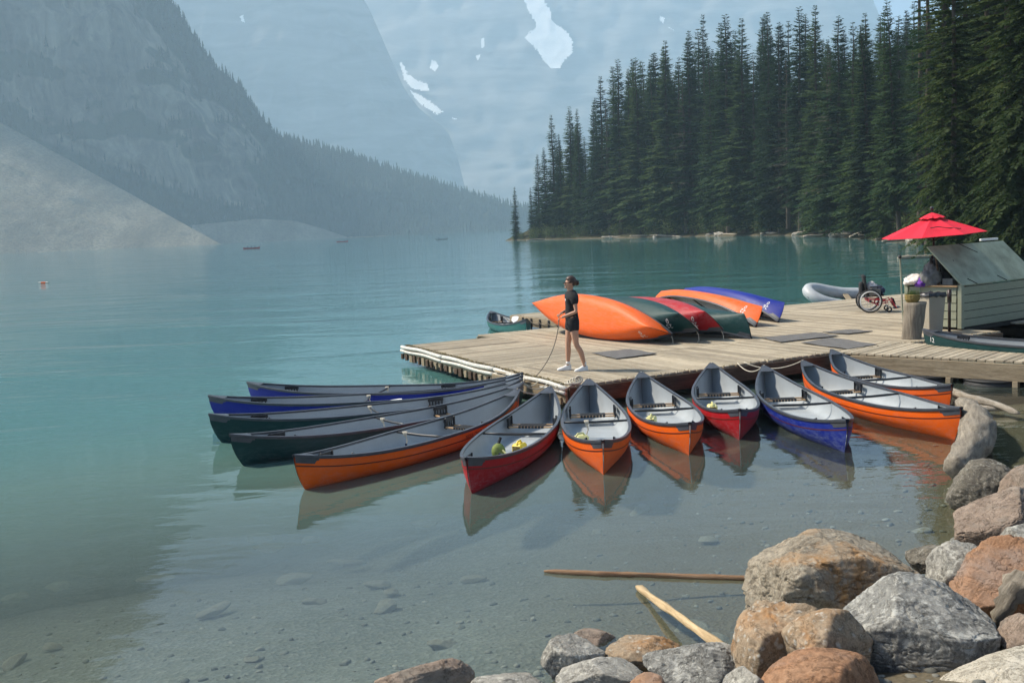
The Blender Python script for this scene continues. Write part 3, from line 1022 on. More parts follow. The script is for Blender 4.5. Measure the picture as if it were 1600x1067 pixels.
def bank_height(x, y):
    """ground height on the wooded bank at (x,y)"""
    best, off = 1e9, 0
    for (ax, ay), (bx, by) in zip(BANK[:-1], BANK[1:]):
        dx, dy = bx - ax, by - ay
        t = max(0, min(1, ((x - ax) * dx + (y - ay) * dy) / (dx * dx + dy * dy)))
        d = math.hypot(x - ax - t * dx, y - ay - t * dy)
        s_ = 1 if (-(dy) * (x - ax) + dx * (y - ay)) > 0 else -1
        if d < best: best, off = d, d * s_
    return float(np.interp(off, [r_[0] for r_ in rows], [r_[1] for r_ in rows]))

def shore_along(px):
    """point of the wooded shore under photo column px"""
    bestp, bd = None, 1e9
    for i in range(400):
        p, n = bank_pt(i / 399)
        x, y = proj((p.x, p.y, 0))
        if abs(x - px) < bd: bd, bestp = abs(x - px), (p, n, i / 399)
    return bestp

rg = random.Random(77)
# the front row: (column of the tip, row of the tip, metres back from the water, prototype)
front = [(803, 291, 1.5, 2), (829, 292, 3, 2), (838, 240, 5, 0), (850, 230, 4, 5), (862, 178, 6, 2), (873, 208, 5, 0), (888, 166, 7, 5), (903, 168, 6, 0), (925, 158, 9, 3),
         (936, 117, 7, 2), (950, 164, 9, 1), (962, 92, 6, 5), (978, 104, 10, 4), (995, 88, 7, 1), (1018, 90, 10, 0), (1038, 62, 6, 3), (1061, 94, 11, 4),
         (1075, 58, 9, 1), (1096, 20, 11, 2), (1108, 70, 7, 0), (1132, 22, 10, 5), (1158, 26, 8, 3), (1176, 78, 10, 4), (1197, 15, 8, 0), (1214, 32, 11, 1),
         (1246, 10, 9, 5), (1271, 5, 12, 2), (1290, 60, 8, 3), (1308, 22, 10, 1), (1330, 30, 13, 4), (1352, 18, 9, 3), (1380, 6, 14, 2), (1362, 38, 4.5, 0), (1404, -4, 5.5, 5)]
lab_look = ['narrow dark', 'full-crowned', 'slim ragged', 'broad dark', 'gappy', 'straight']
for i, (px, py, back, pr) in enumerate(front):
    p, n, t = shore_along(px)
    q = p + n * back
    z = bank_height(q.x, q.y)
    # slide along the shore until the tree stands under its own tip
    for _ in range(6):
        tip = aty(px, py, q.y)
        q = Vector((tip.x, q.y))
        z = bank_height(q.x, q.y)
        if z < 0.1: q.y += 2.0
    h = tip.z - z
    if i == 0: lab = 'small lone spruce standing apart at the tip of the wooded point'
    elif px == 1362: lab = 'tall spruce with a leaning bare trunk just left of the red umbrella'
    elif px == 1404: lab = 'very tall spruce with a bare lower trunk right above the red umbrella'
    else: lab = '%s spruce, %s from the lake point in the shoreline row' % (lab_look[pr], ORD[i])
    tr = spruce(PROTO[pr], (q.x, q.y, z - 0.1), h, rg.uniform(0, 6.28), lab, 'spruces along the wooded shore', wide=rg.uniform(0.85, 1.2) * (1.25 if i == 0 else 1.0))
    tr.rotation_euler = (rg.uniform(-.012, .012), (-.05 if px in (1362, 1404) else rg.uniform(-.012, .012)), rg.uniform(-.01, .01))
# the mass behind: heights stay under the skyline of the front row
sky_line = sorted((a, b) for a, b, c, d in front)
n_fill = 0
tries = 0
while n_fill < 140 and tries < 2500:
    tries += 1
    t = rg.random() ** 0.8
    p, n = bank_pt(t)
    q = p + n * rg.uniform(7, 42)
    z = bank_height(q.x, q.y)
    if z < 1.0: continue
    px, py = proj((q.x, q.y, z))
    if not (836 < px < 1480): continue
    sl = np.interp(px, [a for a, b in sky_line], [b for a, b in sky_line]) + rg.uniform(0, 70)
    tip = aty(px, sl, q.y)
    h = tip.z - z
    if h < 8 or h > 40: continue
    n_fill += 1
    spruce(PROTO[rg.randrange(6)], (q.x, q.y, z - 0.1), h, rg.uniform(0, 6.28), 'dark spruce deep in the wood behind the shoreline row', 'spruces filling the wood behind the shoreline row', wide=rg.uniform(0.95, 1.3))
# young spruces at the water's edge
for k, (px, back, h) in enumerate([(845, 3, 9), (870, 3, 12), (893, 4, 10), (918, 3.5, 13), (946, 4, 11), (972, 4, 12), (1005, 4, 14), (1030, 4, 11), (1052, 4, 10), (1085, 4, 13), (1120, 4, 15), (1150, 4, 10), (1185, 3.5, 12), (1222, 4, 14), (1255, 4, 11), (1285, 4.5, 13), (1320, 4.5, 12)]):
    p, n, t = shore_along(px)
    q = p + n * back
    spruce(PROTO[k % 6], (q.x, q.y, bank_height(q.x, q.y) - 0.1), h, rg.uniform(0, 6.28), 'young spruce at the water edge, %s from the lake point' % ORD[k], 'young spruces at the water edge', wide=1.5)
# standing dead spruces among the living
for k, (px, py, back) in enumerate([(946, 150, 4), (1066, 110, 4), (1228, 85, 5), (1297, 70, 5)]):
    p, n, t = shore_along(px)
    q = p + n * back
    z = bank_height(q.x, q.y)
    tip = aty(px, py, q.y)
    spruce(SPARSE[k % 2], (tip.x, q.y, z - .1), tip.z - z, rg.uniform(0, 6), 'thin grey half-dead spruce in the shoreline row, %s from the lake point' % ORD[k], 'half-dead spruces in the shoreline row', mat='dead_twigs', wide=1.3)
# near right: big full trees that run out of the top of the picture
near = [(1450, 74, 24, 1, 'SP'), (1438, 92, 27, 0, 'SP'), (1475, 60, 25, 1, 'B'), (1508, 66, 28, 0, 'B'), (1540, 55, 25, 2, 'B'), (1572, 50, 26, 1, 'B'), (1604, 44, 24, 0, 'B'), (1490, 52, 21, 1, 'B'),
        (1525, 82, 30, 2, 'B'), (1585, 70, 30, 1, 'B'), (1480, 96, 33, 0, 'B'), (1560, 100, 34, 2, 'B'), (1610, 84, 33, 0, 'B'), (1555, 72, 30, 1, 'B')]
nl = ['sparse grey-green spruce standing above the right edge of the umbrella', 'thin half-bare spruce just right of the trunk above the umbrella', 'full spruce rising behind the umbrella tip',
      'tall bushy spruce rising behind the right half of the umbrella', 'broad light-green spruce directly above the shed roof', 'broad light-green spruce near the right picture edge above the shed',
      'nearest wide spruce cut off by the right picture edge', 'shorter full spruce between umbrella and shed lid', 'dark spruce between the two broad trees above the shed', 'tall dark spruce second from the right picture edge',
      'tallest dark spruce at the left flank of the big right-hand trees', 'dark spruce in the back of the right-hand trees above the lid', 'dark spruce filling the upper right corner', 'dark spruce behind the broad tree above the shed lid']
for k, (px, Y, h, pr, kind) in enumerate(near):
    q = aty(px, 360, Y)
    z = max(0.4, bank_height(q.x, q.y))
    if kind == 'SP': proto, mt = SPARSE[pr], 'needles'
    else: proto, mt = BIG[pr], 'needles_near'
    spruce(proto, (q.x, q.y, z - 0.2), h, rg.uniform(0, 6.28), nl[k], 'large spruces on the near right bank', mat=mt, wide=0.68 if kind == 'B' else 1.0)

# ------------------------------------------------------------------ shrubs, snag, shore logs and stones on the bank
def bush_mesh(seed, n=900):
    r_ = np.random.RandomState(seed)
    V, F = [], []
    lob = [(r_.uniform(-.5, .5), r_.uniform(-.5, .5), r_.uniform(.25, .6), r_.uniform(.35, .6)) for _ in range(7)]
    for i in range(n):
        cx, cy, cz, rr = lob[r_.randint(7)]
        d = r_.normal(size=3); d /= np.linalg.norm(d)
        p = np.array([cx, cy, cz]) + d * rr * r_.uniform(.65, 1.05)
        if p[2] < 0: p[2] = abs(p[2]) * .5
        a = r_.normal(size=3); a /= np.linalg.norm(a)
        b = np.cross(a, d); b /= np.linalg.norm(b) + 1e-6
        l = r_.uniform(.05, .11)
        k = len(V)
        V += [p, p + a * l * .5 + b * l * .3, p + a * l, p + a * l * .5 - b * l * .3]
        F.append((k, k + 1, k + 2, k + 3))
    return fast_mesh('foliage', np.array(V), np.array(F))
BUSH = [bush_mesh(i + 60) for i in range(4)]
stem_mb = MB()
for k in range(6):
    a = k * 1.05
    stem_mb.tube([(0, 0, -.1), (.15 * math.cos(a), .15 * math.sin(a), .35), (.35 * math.cos(a), .35 * math.sin(a), .75)], [.02, .014, .006], 4)
STEM = bpy.data.meshes.new('stem'); STEM.from_pydata(stem_mb.v, [], stem_mb.f); STEM.materials.append(M['bark'])
def bush(loc, s, rz, label, k):
    t = thing('shrub', label, 'shrub', loc, rz, 'shrubs along the wooded shore')
    t.scale = s
    c = obj_from('foliage', BUSH[k % 4], t); setmat(c, M['bush_green'])
    obj_from('stem', STEM, t)
bl = [(812, 1, 1.6, 2.0), (835, 1.5, 3.0, 2.6), (856, 1.5, 3.4, 3.2), (880, 1.5, 4.2, 3.2), (905, 1.5, 3.6, 2.6), (935, 2, 3.2, 2.2), (958, 2, 3.0, 2.4), (985, 2, 3.0, 2.2), (1015, 2, 3.2, 2.6), (1048, 2, 3.6, 3.4),
      (1070, 2.5, 4.0, 4.4), (1092, 2.5, 3.4, 3.6), (1118, 2, 3.0, 2.6), (1150, 2, 3.0, 2.4), (1180, 2, 2.8, 2.2), (1212, 2, 2.6, 2.0), (1245, 2.5, 2.8, 2.2), (1275, 2.5, 3.0, 2.6), (1305, 2.5, 3.0, 2.8), (1330, 2.5, 2.8, 3.0),
      (1352, 2.5, 2.6, 2.8), (1366, 1.2, 1.7, 2.6), (1385, 2.5, 2.2, 2.0), (1410, 4, 2.4, 2.0), (1435, 3, 2.6, 2.2), (1462, 3, 2.6, 2.4)]
for k, (px, back, w, h) in enumerate(bl):
    p, n, t = shore_along(px)
    q = p + n * back
    bush((q.x, q.y, bank_height(q.x, q.y) - .1), (w, w, h), rg.uniform(0, 6), 'leafy green shrub on the wooded shore, %s from the lake point' % ORD[k], k)
# bleached dead snag in front of the wood
p, n, t = shore_along(905)
q = p + n * 3
sn = thing('dead_tree', 'bare bleached dead tree with crooked branches in front of the spruces', 'tree', (q.x, q.y, bank_height(q.x, q.y)))
mb = MB().tube([(0, 0, 0), (.3, 0, 3), (.1, .2, 6), (.7, 0, 8.5)], [.16, .13, .09, .04], 6)
mb.build('trunk', M['dead_wood'], sn)
for k in range(11):
    z = 2.5 + k * 0.55
    a = rg.uniform(-.6, .6) + (0 if k % 2 else math.pi)
    l = rg.uniform(1.2, 2.8)
    dx, dy = math.cos(a) * l, math.sin(a) * l * .5
    MB().tube([(.2, 0.05, z), (.2 + dx * .5, dy * .5, z + .1), (.2 + dx, dy, z - l * .5), (.2 + dx * 1.15, dy, z - l * .8)], [.06, .045, .03, .012], 5).build('branch', M['dead_wood'], sn)
# broken pale stump by the water
p, n, t = shore_along(1360)
q = p + n * 1.4
st = thing('tree_stump', 'weathered pale stump poking out of the shrub left of the umbrella', 'stump', (q.x, q.y, bank_height(q.x, q.y)))
MB().lathe([(.42, -.2), (.38, .8), (.42, 1.6), (.3, 2.2)], 10).build('trunk', M['dead_wood'], st, True)
MB().lathe([(.55, 2.2), (.45, 2.5), (.2, 3.0), (.06, 3.4)], 9).build('broken_top', M['driftwood'], st)

def rough_log(L, r0, r1, seed, bend=0.05, n=14, m=9, jag=0.12):
    r_ = random.Random(seed)
    V, F = [], []
    for i in range(n + 1):
        t = i / n
        rr = r0 + (r1 - r0) * t
        if i in (0, n): rr *= 0.72
        cy = bend * L * math.sin(t * math.pi) + r_.uniform(-.01, .01) * L * .3
        cz = r_.uniform(-.01, .01) * L * .2
        for k in range(m):
            a = 2 * math.pi * k / m
            q_ = rr * (1 + r_.uniform(-jag, jag))
            V.append((L * (t - .5), cy + q_ * math.cos(a), cz + q_ * math.sin(a)))
    for i in range(n):
        for k in range(m): F.append((i * m + k, i * m + (k + 1) % m, (i + 1) * m + (k + 1) % m, (i + 1) * m + k))
    F.append(tuple(range(m - 1, -1, -1))); F.append(tuple(n * m + k for k in range(m)))
    return V, F
for k, (px, L, r_, back, yaw) in enumerate([(850, 9, .15, .2, .4), (968, 11, .2, .3, -.9), (1000, 8, .18, .8, -1.0), (1040, 9, .22, .2, -1.1), (1130, 7, .18, .6, -1.2), (1210, 8, .2, .5, -1.4), (1262, 5, .3, .8, -.2), (1290, 7, .22, .3, 0.1), (1320, 5, .18, 1.0, -.4), (1345, 4, .2, .4, .3), (1410, 4, .14, -.2, .3), (1432, 3, .12, .6, .2)]):
    p, n, t = shore_along(px)
    q = p + n * back
    V, F = rough_log(L, r_, r_ * .6, 300 + k)
    o = mesh_obj('driftwood_log', V, F, M['driftwood'], None, True)
    o.location = (q.x, q.y, max(0.1, bank_height(q.x, q.y)) + r_ * .5); o.rotation_euler = (0, rg.uniform(-.04, .04), yaw)
    tag(o, 'pale driftwood log on the far wooded shore, %s from the lake point' % ORD[k], 'log', 'driftwood logs along the wooded shore')
q = aty(1441, 407, 66)
V, F = rough_log(3.2, .15, .11, 340, .02)
o = mesh_obj('floating_log', V, F, M['driftwood'], None, True)
o.location = (q.x, q.y, 0.08); o.rotation_euler = (0, 0, .1)
tag(o, 'pale log floating on the lake just left of the shed roof', 'log')

SH_ME = []
for k in range(3):
    bm = bmesh.new(); bmesh.ops.create_icosphere(bm, subdivisions=3, radius=1)
    co = np.array([v.co[:] for v in bm.verts]); co = co * (1 + fbm(co * 1.7 + k * 5, 3, k + 40) * .5)[:, None]
    for v, c in zip(bm.verts, co): v.co = c
    me = bpy.data.meshes.new('shore_stone'); bm.to_mesh(me); bm.free(); me.materials.append(M['far_stone']); SH_ME.append(me)
for k, (px, back, r_) in enumerate([(955, .3, .5), (1022, .5, .6), (1105, .4, .55), (1118, .6, .8), (1190, .5, .5), (1240, .4, .5), (1252, .7, .7), (1300, .5, .6), (1312, .9, .8), (1338, .6, .7), (1372, .3, .6), (1392, .5, .7), (1420, .4, .6), (1444, .4, .5)]):
    p, n, t = shore_along(px)
    q = p + n * back
    o = obj_from('shore_stone', SH_ME[k % 3])
    o.scale = (r_ * 1.3, r_, r_ * .6); o.rotation_euler = (0, 0, k * 1.7)
    o.location = (q.x, q.y, bank_height(q.x, q.y) + .05)
    tag(o, 'pale stone on the far wooded shore, %s from the lake point' % ORD[k], 'rock', 'stones along the wooded shore')
# ------------------------------------------------------------------ the dock
D = 0.42                                     # height of the decking above the water
DA = R(28)
UX, VX = Vector((math.cos(DA), math.sin(DA), 0)), Vector((-math.sin(DA), math.cos(DA), 0))
DO = Vector((0.877, 16.84, 0))
def duv(u, v, z=0.0): return DO + UX * u + VX * v + Vector((0, 0, z))
rg = random.Random(11)

def plank_mesh(L, w, t=0.038):
    mb = MB().box((0, 0, -t / 2), (L, w, t), None, 0.004)
    me = bpy.data.meshes.new('plank')
    me.from_pydata(mb.v, [], mb.f)
    me.materials.append(M['deck_wood'])
    return me

def planked(parent, p0, along, across, L, W, pitch=0.145):
    """lay planks of length L (direction along) side by side over W (direction across); parent sits at p0"""
    n = int(round(W / pitch))
    w = W / n
    me = plank_mesh(L, w - 0.018)
    ang = math.atan2(along.y, along.x)
    for k in range(n):
        o = obj_from('plank', me, parent)
        c = along * (L / 2 + rg.uniform(-.012, .012)) + across * ((k + .5) * w)
        o.location = (c.x, c.y, rg.uniform(-.003, .003))
        o.rotation_euler = (rg.uniform(-.006, .006), 0, ang + rg.uniform(-.0015, .0015) + (math.pi if rg.random() < .5 else 0))

def edge_u(v):
    """the left edge of the dock is a little out of square"""
    return .058 * v

def platform(name, label, u0, u1, v0, v1, run):
    base = duv(u0, v0, D)
    t = thing(name, label, 'dock', base)
    if run == 'V': planked(t, base, VX, UX, v1 - v0, u1 - u0)
    else: planked(t, base, UX, VX, u1 - u0, v1 - v0)
    return t

def beam(parent, a, b, h, w, mat, name='beam'):
    """a plank on edge between two world points, under the parent"""
    a, b = Vector(a), Vector(b)
    d = b - a
    Mx = Matrix.Rotation(math.atan2(d.y, d.x), 3, 'Z')
    o = MB().box((0, 0, 0), (d.length, w, h), None, 0.006).build(name, mat, parent)
    o.rotation_euler = (0, 0, math.atan2(d.y, d.x))
    o.location = (a + b) / 2 - parent.location
    return o

g1 = 0.012
p_front = platform('dock_platform', 'front strip of the weathered plank dock, where the canoe tips are moored', 0, 10.6, 0, 2.62, 'V')
p_left = platform('dock_platform', 'left corner section of the plank dock with a white bumper boom', 0, 2.68, 2.62 + g1, 8.0, 'U')
for o in [c for c in p_left.children if c.name.startswith('plank')]:
    w_ = Vector(o.location) + p_left.location - DO
    v_ = w_.dot(VX)
    k_ = (2.68 - edge_u(v_)) / 2.68
    o.scale = (k_, 1, 1)
    o.location = Vector(o.location) + UX * (edge_u(v_) / 2)
p_mid = platform('dock_platform', 'middle section of the plank dock under the overturned canoes', 2.68 + g1, 12.2, 2.62 + g1, 8.75, 'V')
p_back = platform('dock_platform', 'rear finger of the plank dock jutting out beyond the overturned canoes', 6.1, 11.0, 8.75 + g1, 13.3, 'U')
p_right = platform('dock_platform', 'right rear section of the plank dock carrying the wheelchair', 12.2 + g1, 18.0, 0.0, 8.75, 'U')
# fascias, joists and black float blocks, added to keep the underside dark
def floats(parent, u0, u1, v0, v1):
    n = max(1, int((u1 - u0) / 2.2)); m = max(1, int((v1 - v0) / 2.2))
    for i in range(n):
        for j in range(m):
            c = duv(u0 + (i + .5) * (u1 - u0) / n, v0 + (j + .5) * (v1 - v0) / m, 0.06)
            o = MB().box((0, 0, 0), (1.5, 1.5, .34), None, .06).build('dark_float_block', M['black_rubber'], parent)
            o.location = c - parent.location; o.rotation_euler = (0, 0, DA)
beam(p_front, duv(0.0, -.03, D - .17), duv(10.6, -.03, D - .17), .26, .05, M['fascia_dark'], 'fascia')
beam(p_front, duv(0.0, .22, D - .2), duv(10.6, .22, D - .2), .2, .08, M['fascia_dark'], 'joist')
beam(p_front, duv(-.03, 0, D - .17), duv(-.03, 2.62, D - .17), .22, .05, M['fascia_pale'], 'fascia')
beam(p_left, duv(edge_u(2.63) - .03, 2.63, D - .17), duv(edge_u(8) - .03, 8.0, D - .17), .22, .05, M['fascia_pale'], 'fascia')
beam(p_left, duv(edge_u(8), 8.04, D - .15), duv(2.68, 8.04, D - .15), .2, .05, M['fascia_pale'], 'fascia')
beam(p_mid, duv(2.7, 8.79, D - .15), duv(12.2, 8.79, D - .15), .2, .05, M['fascia_pale'], 'fascia')
beam(p_back, duv(6.06, 8.77, D - .15), duv(6.06, 13.3, D - .15), .26, .05, M['fascia_pale'], 'fascia')
beam(p_back, duv(6.1, 13.34, D - .15), duv(11.0, 13.34, D - .15), .26, .05, M['fascia_pale'], 'fascia')
beam(p_right, duv(12.2, 8.79, D - .15), duv(18, 8.79, D - .15), .2, .05, M['fascia_pale'], 'fascia')
beam(p_right, duv(12.2, -.03, D - .15), duv(18, -.03, D - .15), .2, .05, M['fascia_pale'], 'fascia')
for k in range(9):                                  # dark strap brackets on the side of the rear finger
    v = 8.95 + k * .5
    o = MB().box((0, 0, 0), (.03, .07, .34), None, .005).build('bracket', M['black_rubber'], p_back)
    o.location = duv(6.015, v, D - .2) - p_back.location; o.rotation_euler = (0, 0, DA)
    o = MB().tube(catenary(duv(6.0, v, D - .12), duv(6.0, v + .5, D - .12), .06, 6), .012, 5).build('chain', M['rope_dark'], p_back)
    o.location = -p_back.location
floats(p_front, .25, 10.4, .35, 2.5); floats(p_left, .25, 2.5, 2.8, 7.8); floats(p_mid, 2.9, 12, 2.8, 8.5); floats(p_back, 6.4, 10.8, 9, 13.1); floats(p_right, 12.4, 17.8, .3, 8.5)
# white bumper boom along the left edge: two long rails, slightly wavy, in three lengths
def boom(v0, v1, dz, off, r_):
    pts = []
    for k in range(13):
        t = k / 12
        v = v0 + (v1 - v0) * t
        pts.append(duv(edge_u(v) - .09 - off + .015 * math.sin(v * 2.3), v, D - dz + .012 * math.sin(v * 3.1 + off * 40)) - p_left.location)
    MB().tube(pts, r_, 9).build('bumper_rail', M['boom_white'], p_left, True)
for a, b in ((8.04, 5.45), (5.42, 2.8), (2.77, -.05)):
    boom(a, b, .02, -.02, .036)
    boom(a, b, .105, .0, .030)
for k in range(30):                                 # brackets under the boom
    v = .15 + k * .27
    o = MB().box((0, 0, 0), (.05, rg.uniform(.06, .16), rg.uniform(.10, .17)), None, .006).build('bracket', M['fascia_dark' if k % 3 else 'fascia_pale'], p_left)
    o.location = duv(edge_u(v) - .075, v + rg.uniform(-.05, .05), D - .25) - p_left.location; o.rotation_euler = (0, 0, DA)
# moss and needles caught along the left edge: small ragged litter
V, F = [], []
for k in range(900):
    v = rg.uniform(0.1, 8.0); u = abs(rg.gauss(0, .05)) - .01
    c = duv(u + edge_u(v), v, D + .004)
    s_ = rg.uniform(.008, .03)
    b = len(V)
    for q in range(4):
        a = q * 1.57 + rg.random()
        V.append(tuple(c + Vector((math.cos(a) * s_, math.sin(a) * s_, rg.uniform(0, .02)))))
    F.append((b, b + 1, b + 2, b + 3))
for k in range(260):
    u = rg.uniform(0.1, 10.5); v = abs(rg.gauss(0, .03)) - .02
    c = duv(u, v, D + .004)
    s_ = rg.uniform(.006, .02)
    b = len(V)
    for q in range(4):
        a = q * 1.57 + rg.random()
        V.append(tuple(c + Vector((math.cos(a) * s_, math.sin(a) * s_, rg.uniform(0, .02)))))
    F.append((b, b + 1, b + 2, b + 3))
o = mesh_obj('edge_litter', V, F, M['moss'])
tag(o, 'brown moss and plant litter caught along the edges of the dock', 'litter', kind='stuff')

# gangway running off to the lower right, on tyres
GA = R(-43.5)
GX, GY = Vector((math.cos(GA), math.sin(GA), 0)), Vector((-math.sin(GA), math.cos(GA), 0))
g0 = Vector((6.50, 19.10, D + .012)) - GX * .6
gw = thing('gangway', 'plank gangway leading from the dock to the right picture edge', 'gangway', g0)
planked(gw, g0, GY, GX, 1.84, 9.0, .15)
beam(gw, g0 - GY * .03 + GX * .3 + Vector((0, 0, -.19)), g0 - GY * .03 + GX * 9.0 + Vector((0, 0, -.19)), .29, .06, M['fascia_pale'], 'fascia')
beam(gw, g0 + GY * 1.87 + GX * .9 + Vector((0, 0, -.17)), g0 + GY * 1.87 + GX * 9.0 + Vector((0, 0, -.17)), .25, .06, M['fascia_pale'], 'fascia')
for k in range(14):
    o = MB().box((0, 0, 0), (.09, .12, .1), None, .006).build('joist_end', M['fascia_pale'], gw)
    o.location = GX * (1.0 + k * .55 + (0.12 if k % 2 else 0)) - GY * .02 + Vector((0, 0, -.385)); o.rotation_euler = (0, 0, GA)
for k in range(6):
    c = g0 + GX * (1.6 + 1.15 * k) + GY * .28
    t = thing('tyre', 'black float tyre under the gangway, %s from the dock' % ORD[k], 'tyre', (c.x, c.y, -.02), 0, 'tyres floating the gangway')
    MB().torus((0, 0, 0.02), .36, .155, None, 30, 10, 0.72).build('tread', M['black_rubber'], t, True)
    for j in (-.05, .03, .1):
        MB().torus((0, 0, j), .49, .022, None, 30, 6).build('rib', M['black_rubber'], t, True)
# grey rubber mats
def floor_mat(pts, label):
    c = sum(pts, Vector()) / 4
    V = [p - c for p in pts]
    n = 10
    VV, FF = [], []
    for i in range(n + 1):
        for j in range(n + 1):
            a = V[0].lerp(V[1], i / n); b = V[3].lerp(V[2], i / n)
            p = a.lerp(b, j / n)
            p.z = 0.012 + .006 * math.sin(i * 1.7 + j) * (1 if 0 < j < n else .4)
            VV.append(p)
    for i in range(n):
        for j in range(n): FF.append((i * (n + 1) + j, (i + 1) * (n + 1) + j, (i + 1) * (n + 1) + j + 1, i * (n + 1) + j + 1))
    o = mesh_obj('floor_mat', VV, FF, M['mat_grey'])
    o.location = (c.x, c.y, D + .006)
    md = o.modifiers.new('thickness', 'SOLIDIFY'); md.thickness = .01
    return tag(o, label, 'mat', 'rubber mats on the dock')
floor_mat([at(925, 553, D), at(985, 547, D), at(1026, 554, D), at(963, 562, D)], 'dark grey mat lying on the dock right of the standing person')
floor_mat([at(1190, 529, D), at(1275, 521, D), at(1310, 526, D), at(1220, 536, D)], 'grey mat on the dock nearest the blue overturned canoe')
floor_mat([at(1252, 537, D), at(1300, 529, D), at(1370, 540, D), at(1325, 547, D)], 'grey mat on the dock at the head of the gangway')
floor_mat([at(1285, 520.5, D), at(1328, 516, D), at(1364, 519, D), at(1325, 523, D)], 'curled honeycomb mat on the dock left of the wooden post')

# ------------------------------------------------------------------ canoes
CL, CB = 5.2, 0.46
def sheer(s): return .265 + (.25 if s > 0 else .17) * abs(s) ** 3.0
def halfw(s): return CB * max(0.0, 1 - abs(s) ** 2.25) ** 0.92 + .008
def keel(s): return -.055 + .03 * s * s
def hull_pt(s, q, inset=0.0):
    """q 0 at the gunwale .. 1 at the keel (starboard +Y)"""
    zg, zk, w = sheer(s), keel(s) + inset, max(.002, halfw(s) - inset)
    e = abs(s) ** 3
    pw = .50 + .62 * e
    th = q * math.pi / 2
    y = w * math.cos(th) ** pw * (1 + .035 * math.sin(math.pi * min(1, q * 1.6)) * (1 - e))
    z = zg - (zg - zk) * math.sin(th) ** (.80 + .25 * e)
    x = s * CL / 2
    dd = (zg - z) / (zg - zk)
    x -= math.copysign(1, s) * .17 * (dd ** 2.0) * abs(s) ** 10
    return x, y, z
NS, NQ = 48, 12
SS_ = [math.copysign(1 - (1 - abs(t)) ** 1.35, t) for t in np.linspace(-1, 1, NS + 1)]
SS_ = [max(-1, min(1, v)) for v in SS_]
def hull_mesh(inset, flip, zmin=None):
    V, F = [], []
    cols = 2 * NQ + 1
    for s in SS_:
        s2 = s * (1 - inset * .35)
        for c in range(cols):
            side = 1 if c <= NQ else -1
            q = c / NQ if c <= NQ else (2 * NQ - c) / NQ
            x, y, z = hull_pt(s2, q, inset)
            if zmin is not None: z = max(z, zmin)
            V.append((x, y * side, z))
    for i in range(NS):
        for c in range(cols - 1):
            f = (i * cols + c, (i + 1) * cols + c, (i + 1) * cols + c + 1, i * cols + c + 1)
            F.append(f[::-1] if flip else f)
    me = bpy.data.meshes.new('hull')
    me.from_pydata(V, [], F)
    me.polygons.foreach_set('use_smooth', [True] * len(me.polygons))
    me.update()
    return me
ME = {}
ME['hull'] = hull_mesh(0.0, True)
ME['inside'] = hull_mesh(0.014, False, 0.014); ME['inside'].materials.append(M['canoe_inside'])
def to_me(name, mb, mat, smooth=False):
    me = bpy.data.meshes.new(name)
    me.from_pydata(mb.v, [], mb.f)
    if smooth: me.polygons.foreach_set('use_smooth', [True] * len(me.polygons))
    if mat: me.materials.append(mat)
    me.update()
    ME[name] = me
for side in (1, -1):
    pts = []
    for s in SS_:
        x, y, z = hull_pt(s, 0)
        pts.append((x * 1.003, side * (y - .004), z + .002))
    mb = MB()
    n = len(pts)
    prof = [(-.020, .014), (.020, .014), (.022, -.004), (.016, -.026), (-.004, -.026), (-.020, -.008)]
    for i, p in enumerate(pts):
        for dy, dz in prof: mb.v.append((p[0], p[1] + dy * side, p[2] + dz))
    k = len(prof)
    for i in range(n - 1):
        for j in range(k):
            f = (i * k + j, i * k + (j + 1) % k, (i + 1) * k + (j + 1) % k, (i + 1) * k + j)
            mb.f.append(f)
    to_me('gunwale' + ('+' if side > 0 else '-'), mb, M['grey_vinyl'], False)
    # coloured-line under the gunwale
    mb = MB()
    for i, s in enumerate(SS_):
        for q in (.17, .195):
            x, y, z = hull_pt(s, q)
            mb.v.append((x, side * (y + .0025), z))
    for i in range(len(SS_) - 1): mb.f.append((2 * i, 2 * i + 1, 2 * i + 3, 2 * i + 2))
    to_me('stripe' + ('+' if side > 0 else '-'), mb, M['stripe_dark'])
for end in (1, -1):
    # moulded end deck: top plate with a curved inner edge, and a skirt over the hull sides
    mb = MB()
    st = [0.885 + .0118 * i for i in range(10)] + [1.0]
    for s in st:
        x, y, z = hull_pt(s * end, 0)
        sag = .006
        for f_ in (1, .5, 0, -.5, -1):
            xi = x
            if s == st[0]: xi = x + end * .05 * (1 - f_ * f_) * -1 + end * .05
            mb.v.append((xi, (y - .002) * f_, z + .016 + sag * (1 - f_ * f_)))
    for i in range(len(st) - 1):
        for j in range(4): mb.f.append((i * 5 + j, i * 5 + j + 1, (i + 1) * 5 + j + 1, (i + 1) * 5 + j))
    for side in (1, -1):
        b = len(mb.v)
        for s in st:
            drop = .13 if s > .9 else .07
            x0, y0, z0 = hull_pt(s * end, 0)
            x1, y1, z1 = hull_pt(s * end, drop)
            mb.v += [(x0, side * (y0 + .006), z0 + .016), (x1, side * (y1 + .006), z1)]
        for i in range(len(st) - 1): mb.f.append((b + 2 * i, b + 2 * i + 1, b + 2 * i + 3, b + 2 * i + 2))
    to_me('end' + ('+' if end > 0 else '-'), mb, M['grey_vinyl'])
def yaw_w(s, z): 
    """inner half width at station s, height z"""
    best = 0
    for k in range(41):
        x, y, zz = hull_pt(s, k / 40, .016)
        if zz >= z: best = y
    return best
SEATS = (0.44, -0.70)
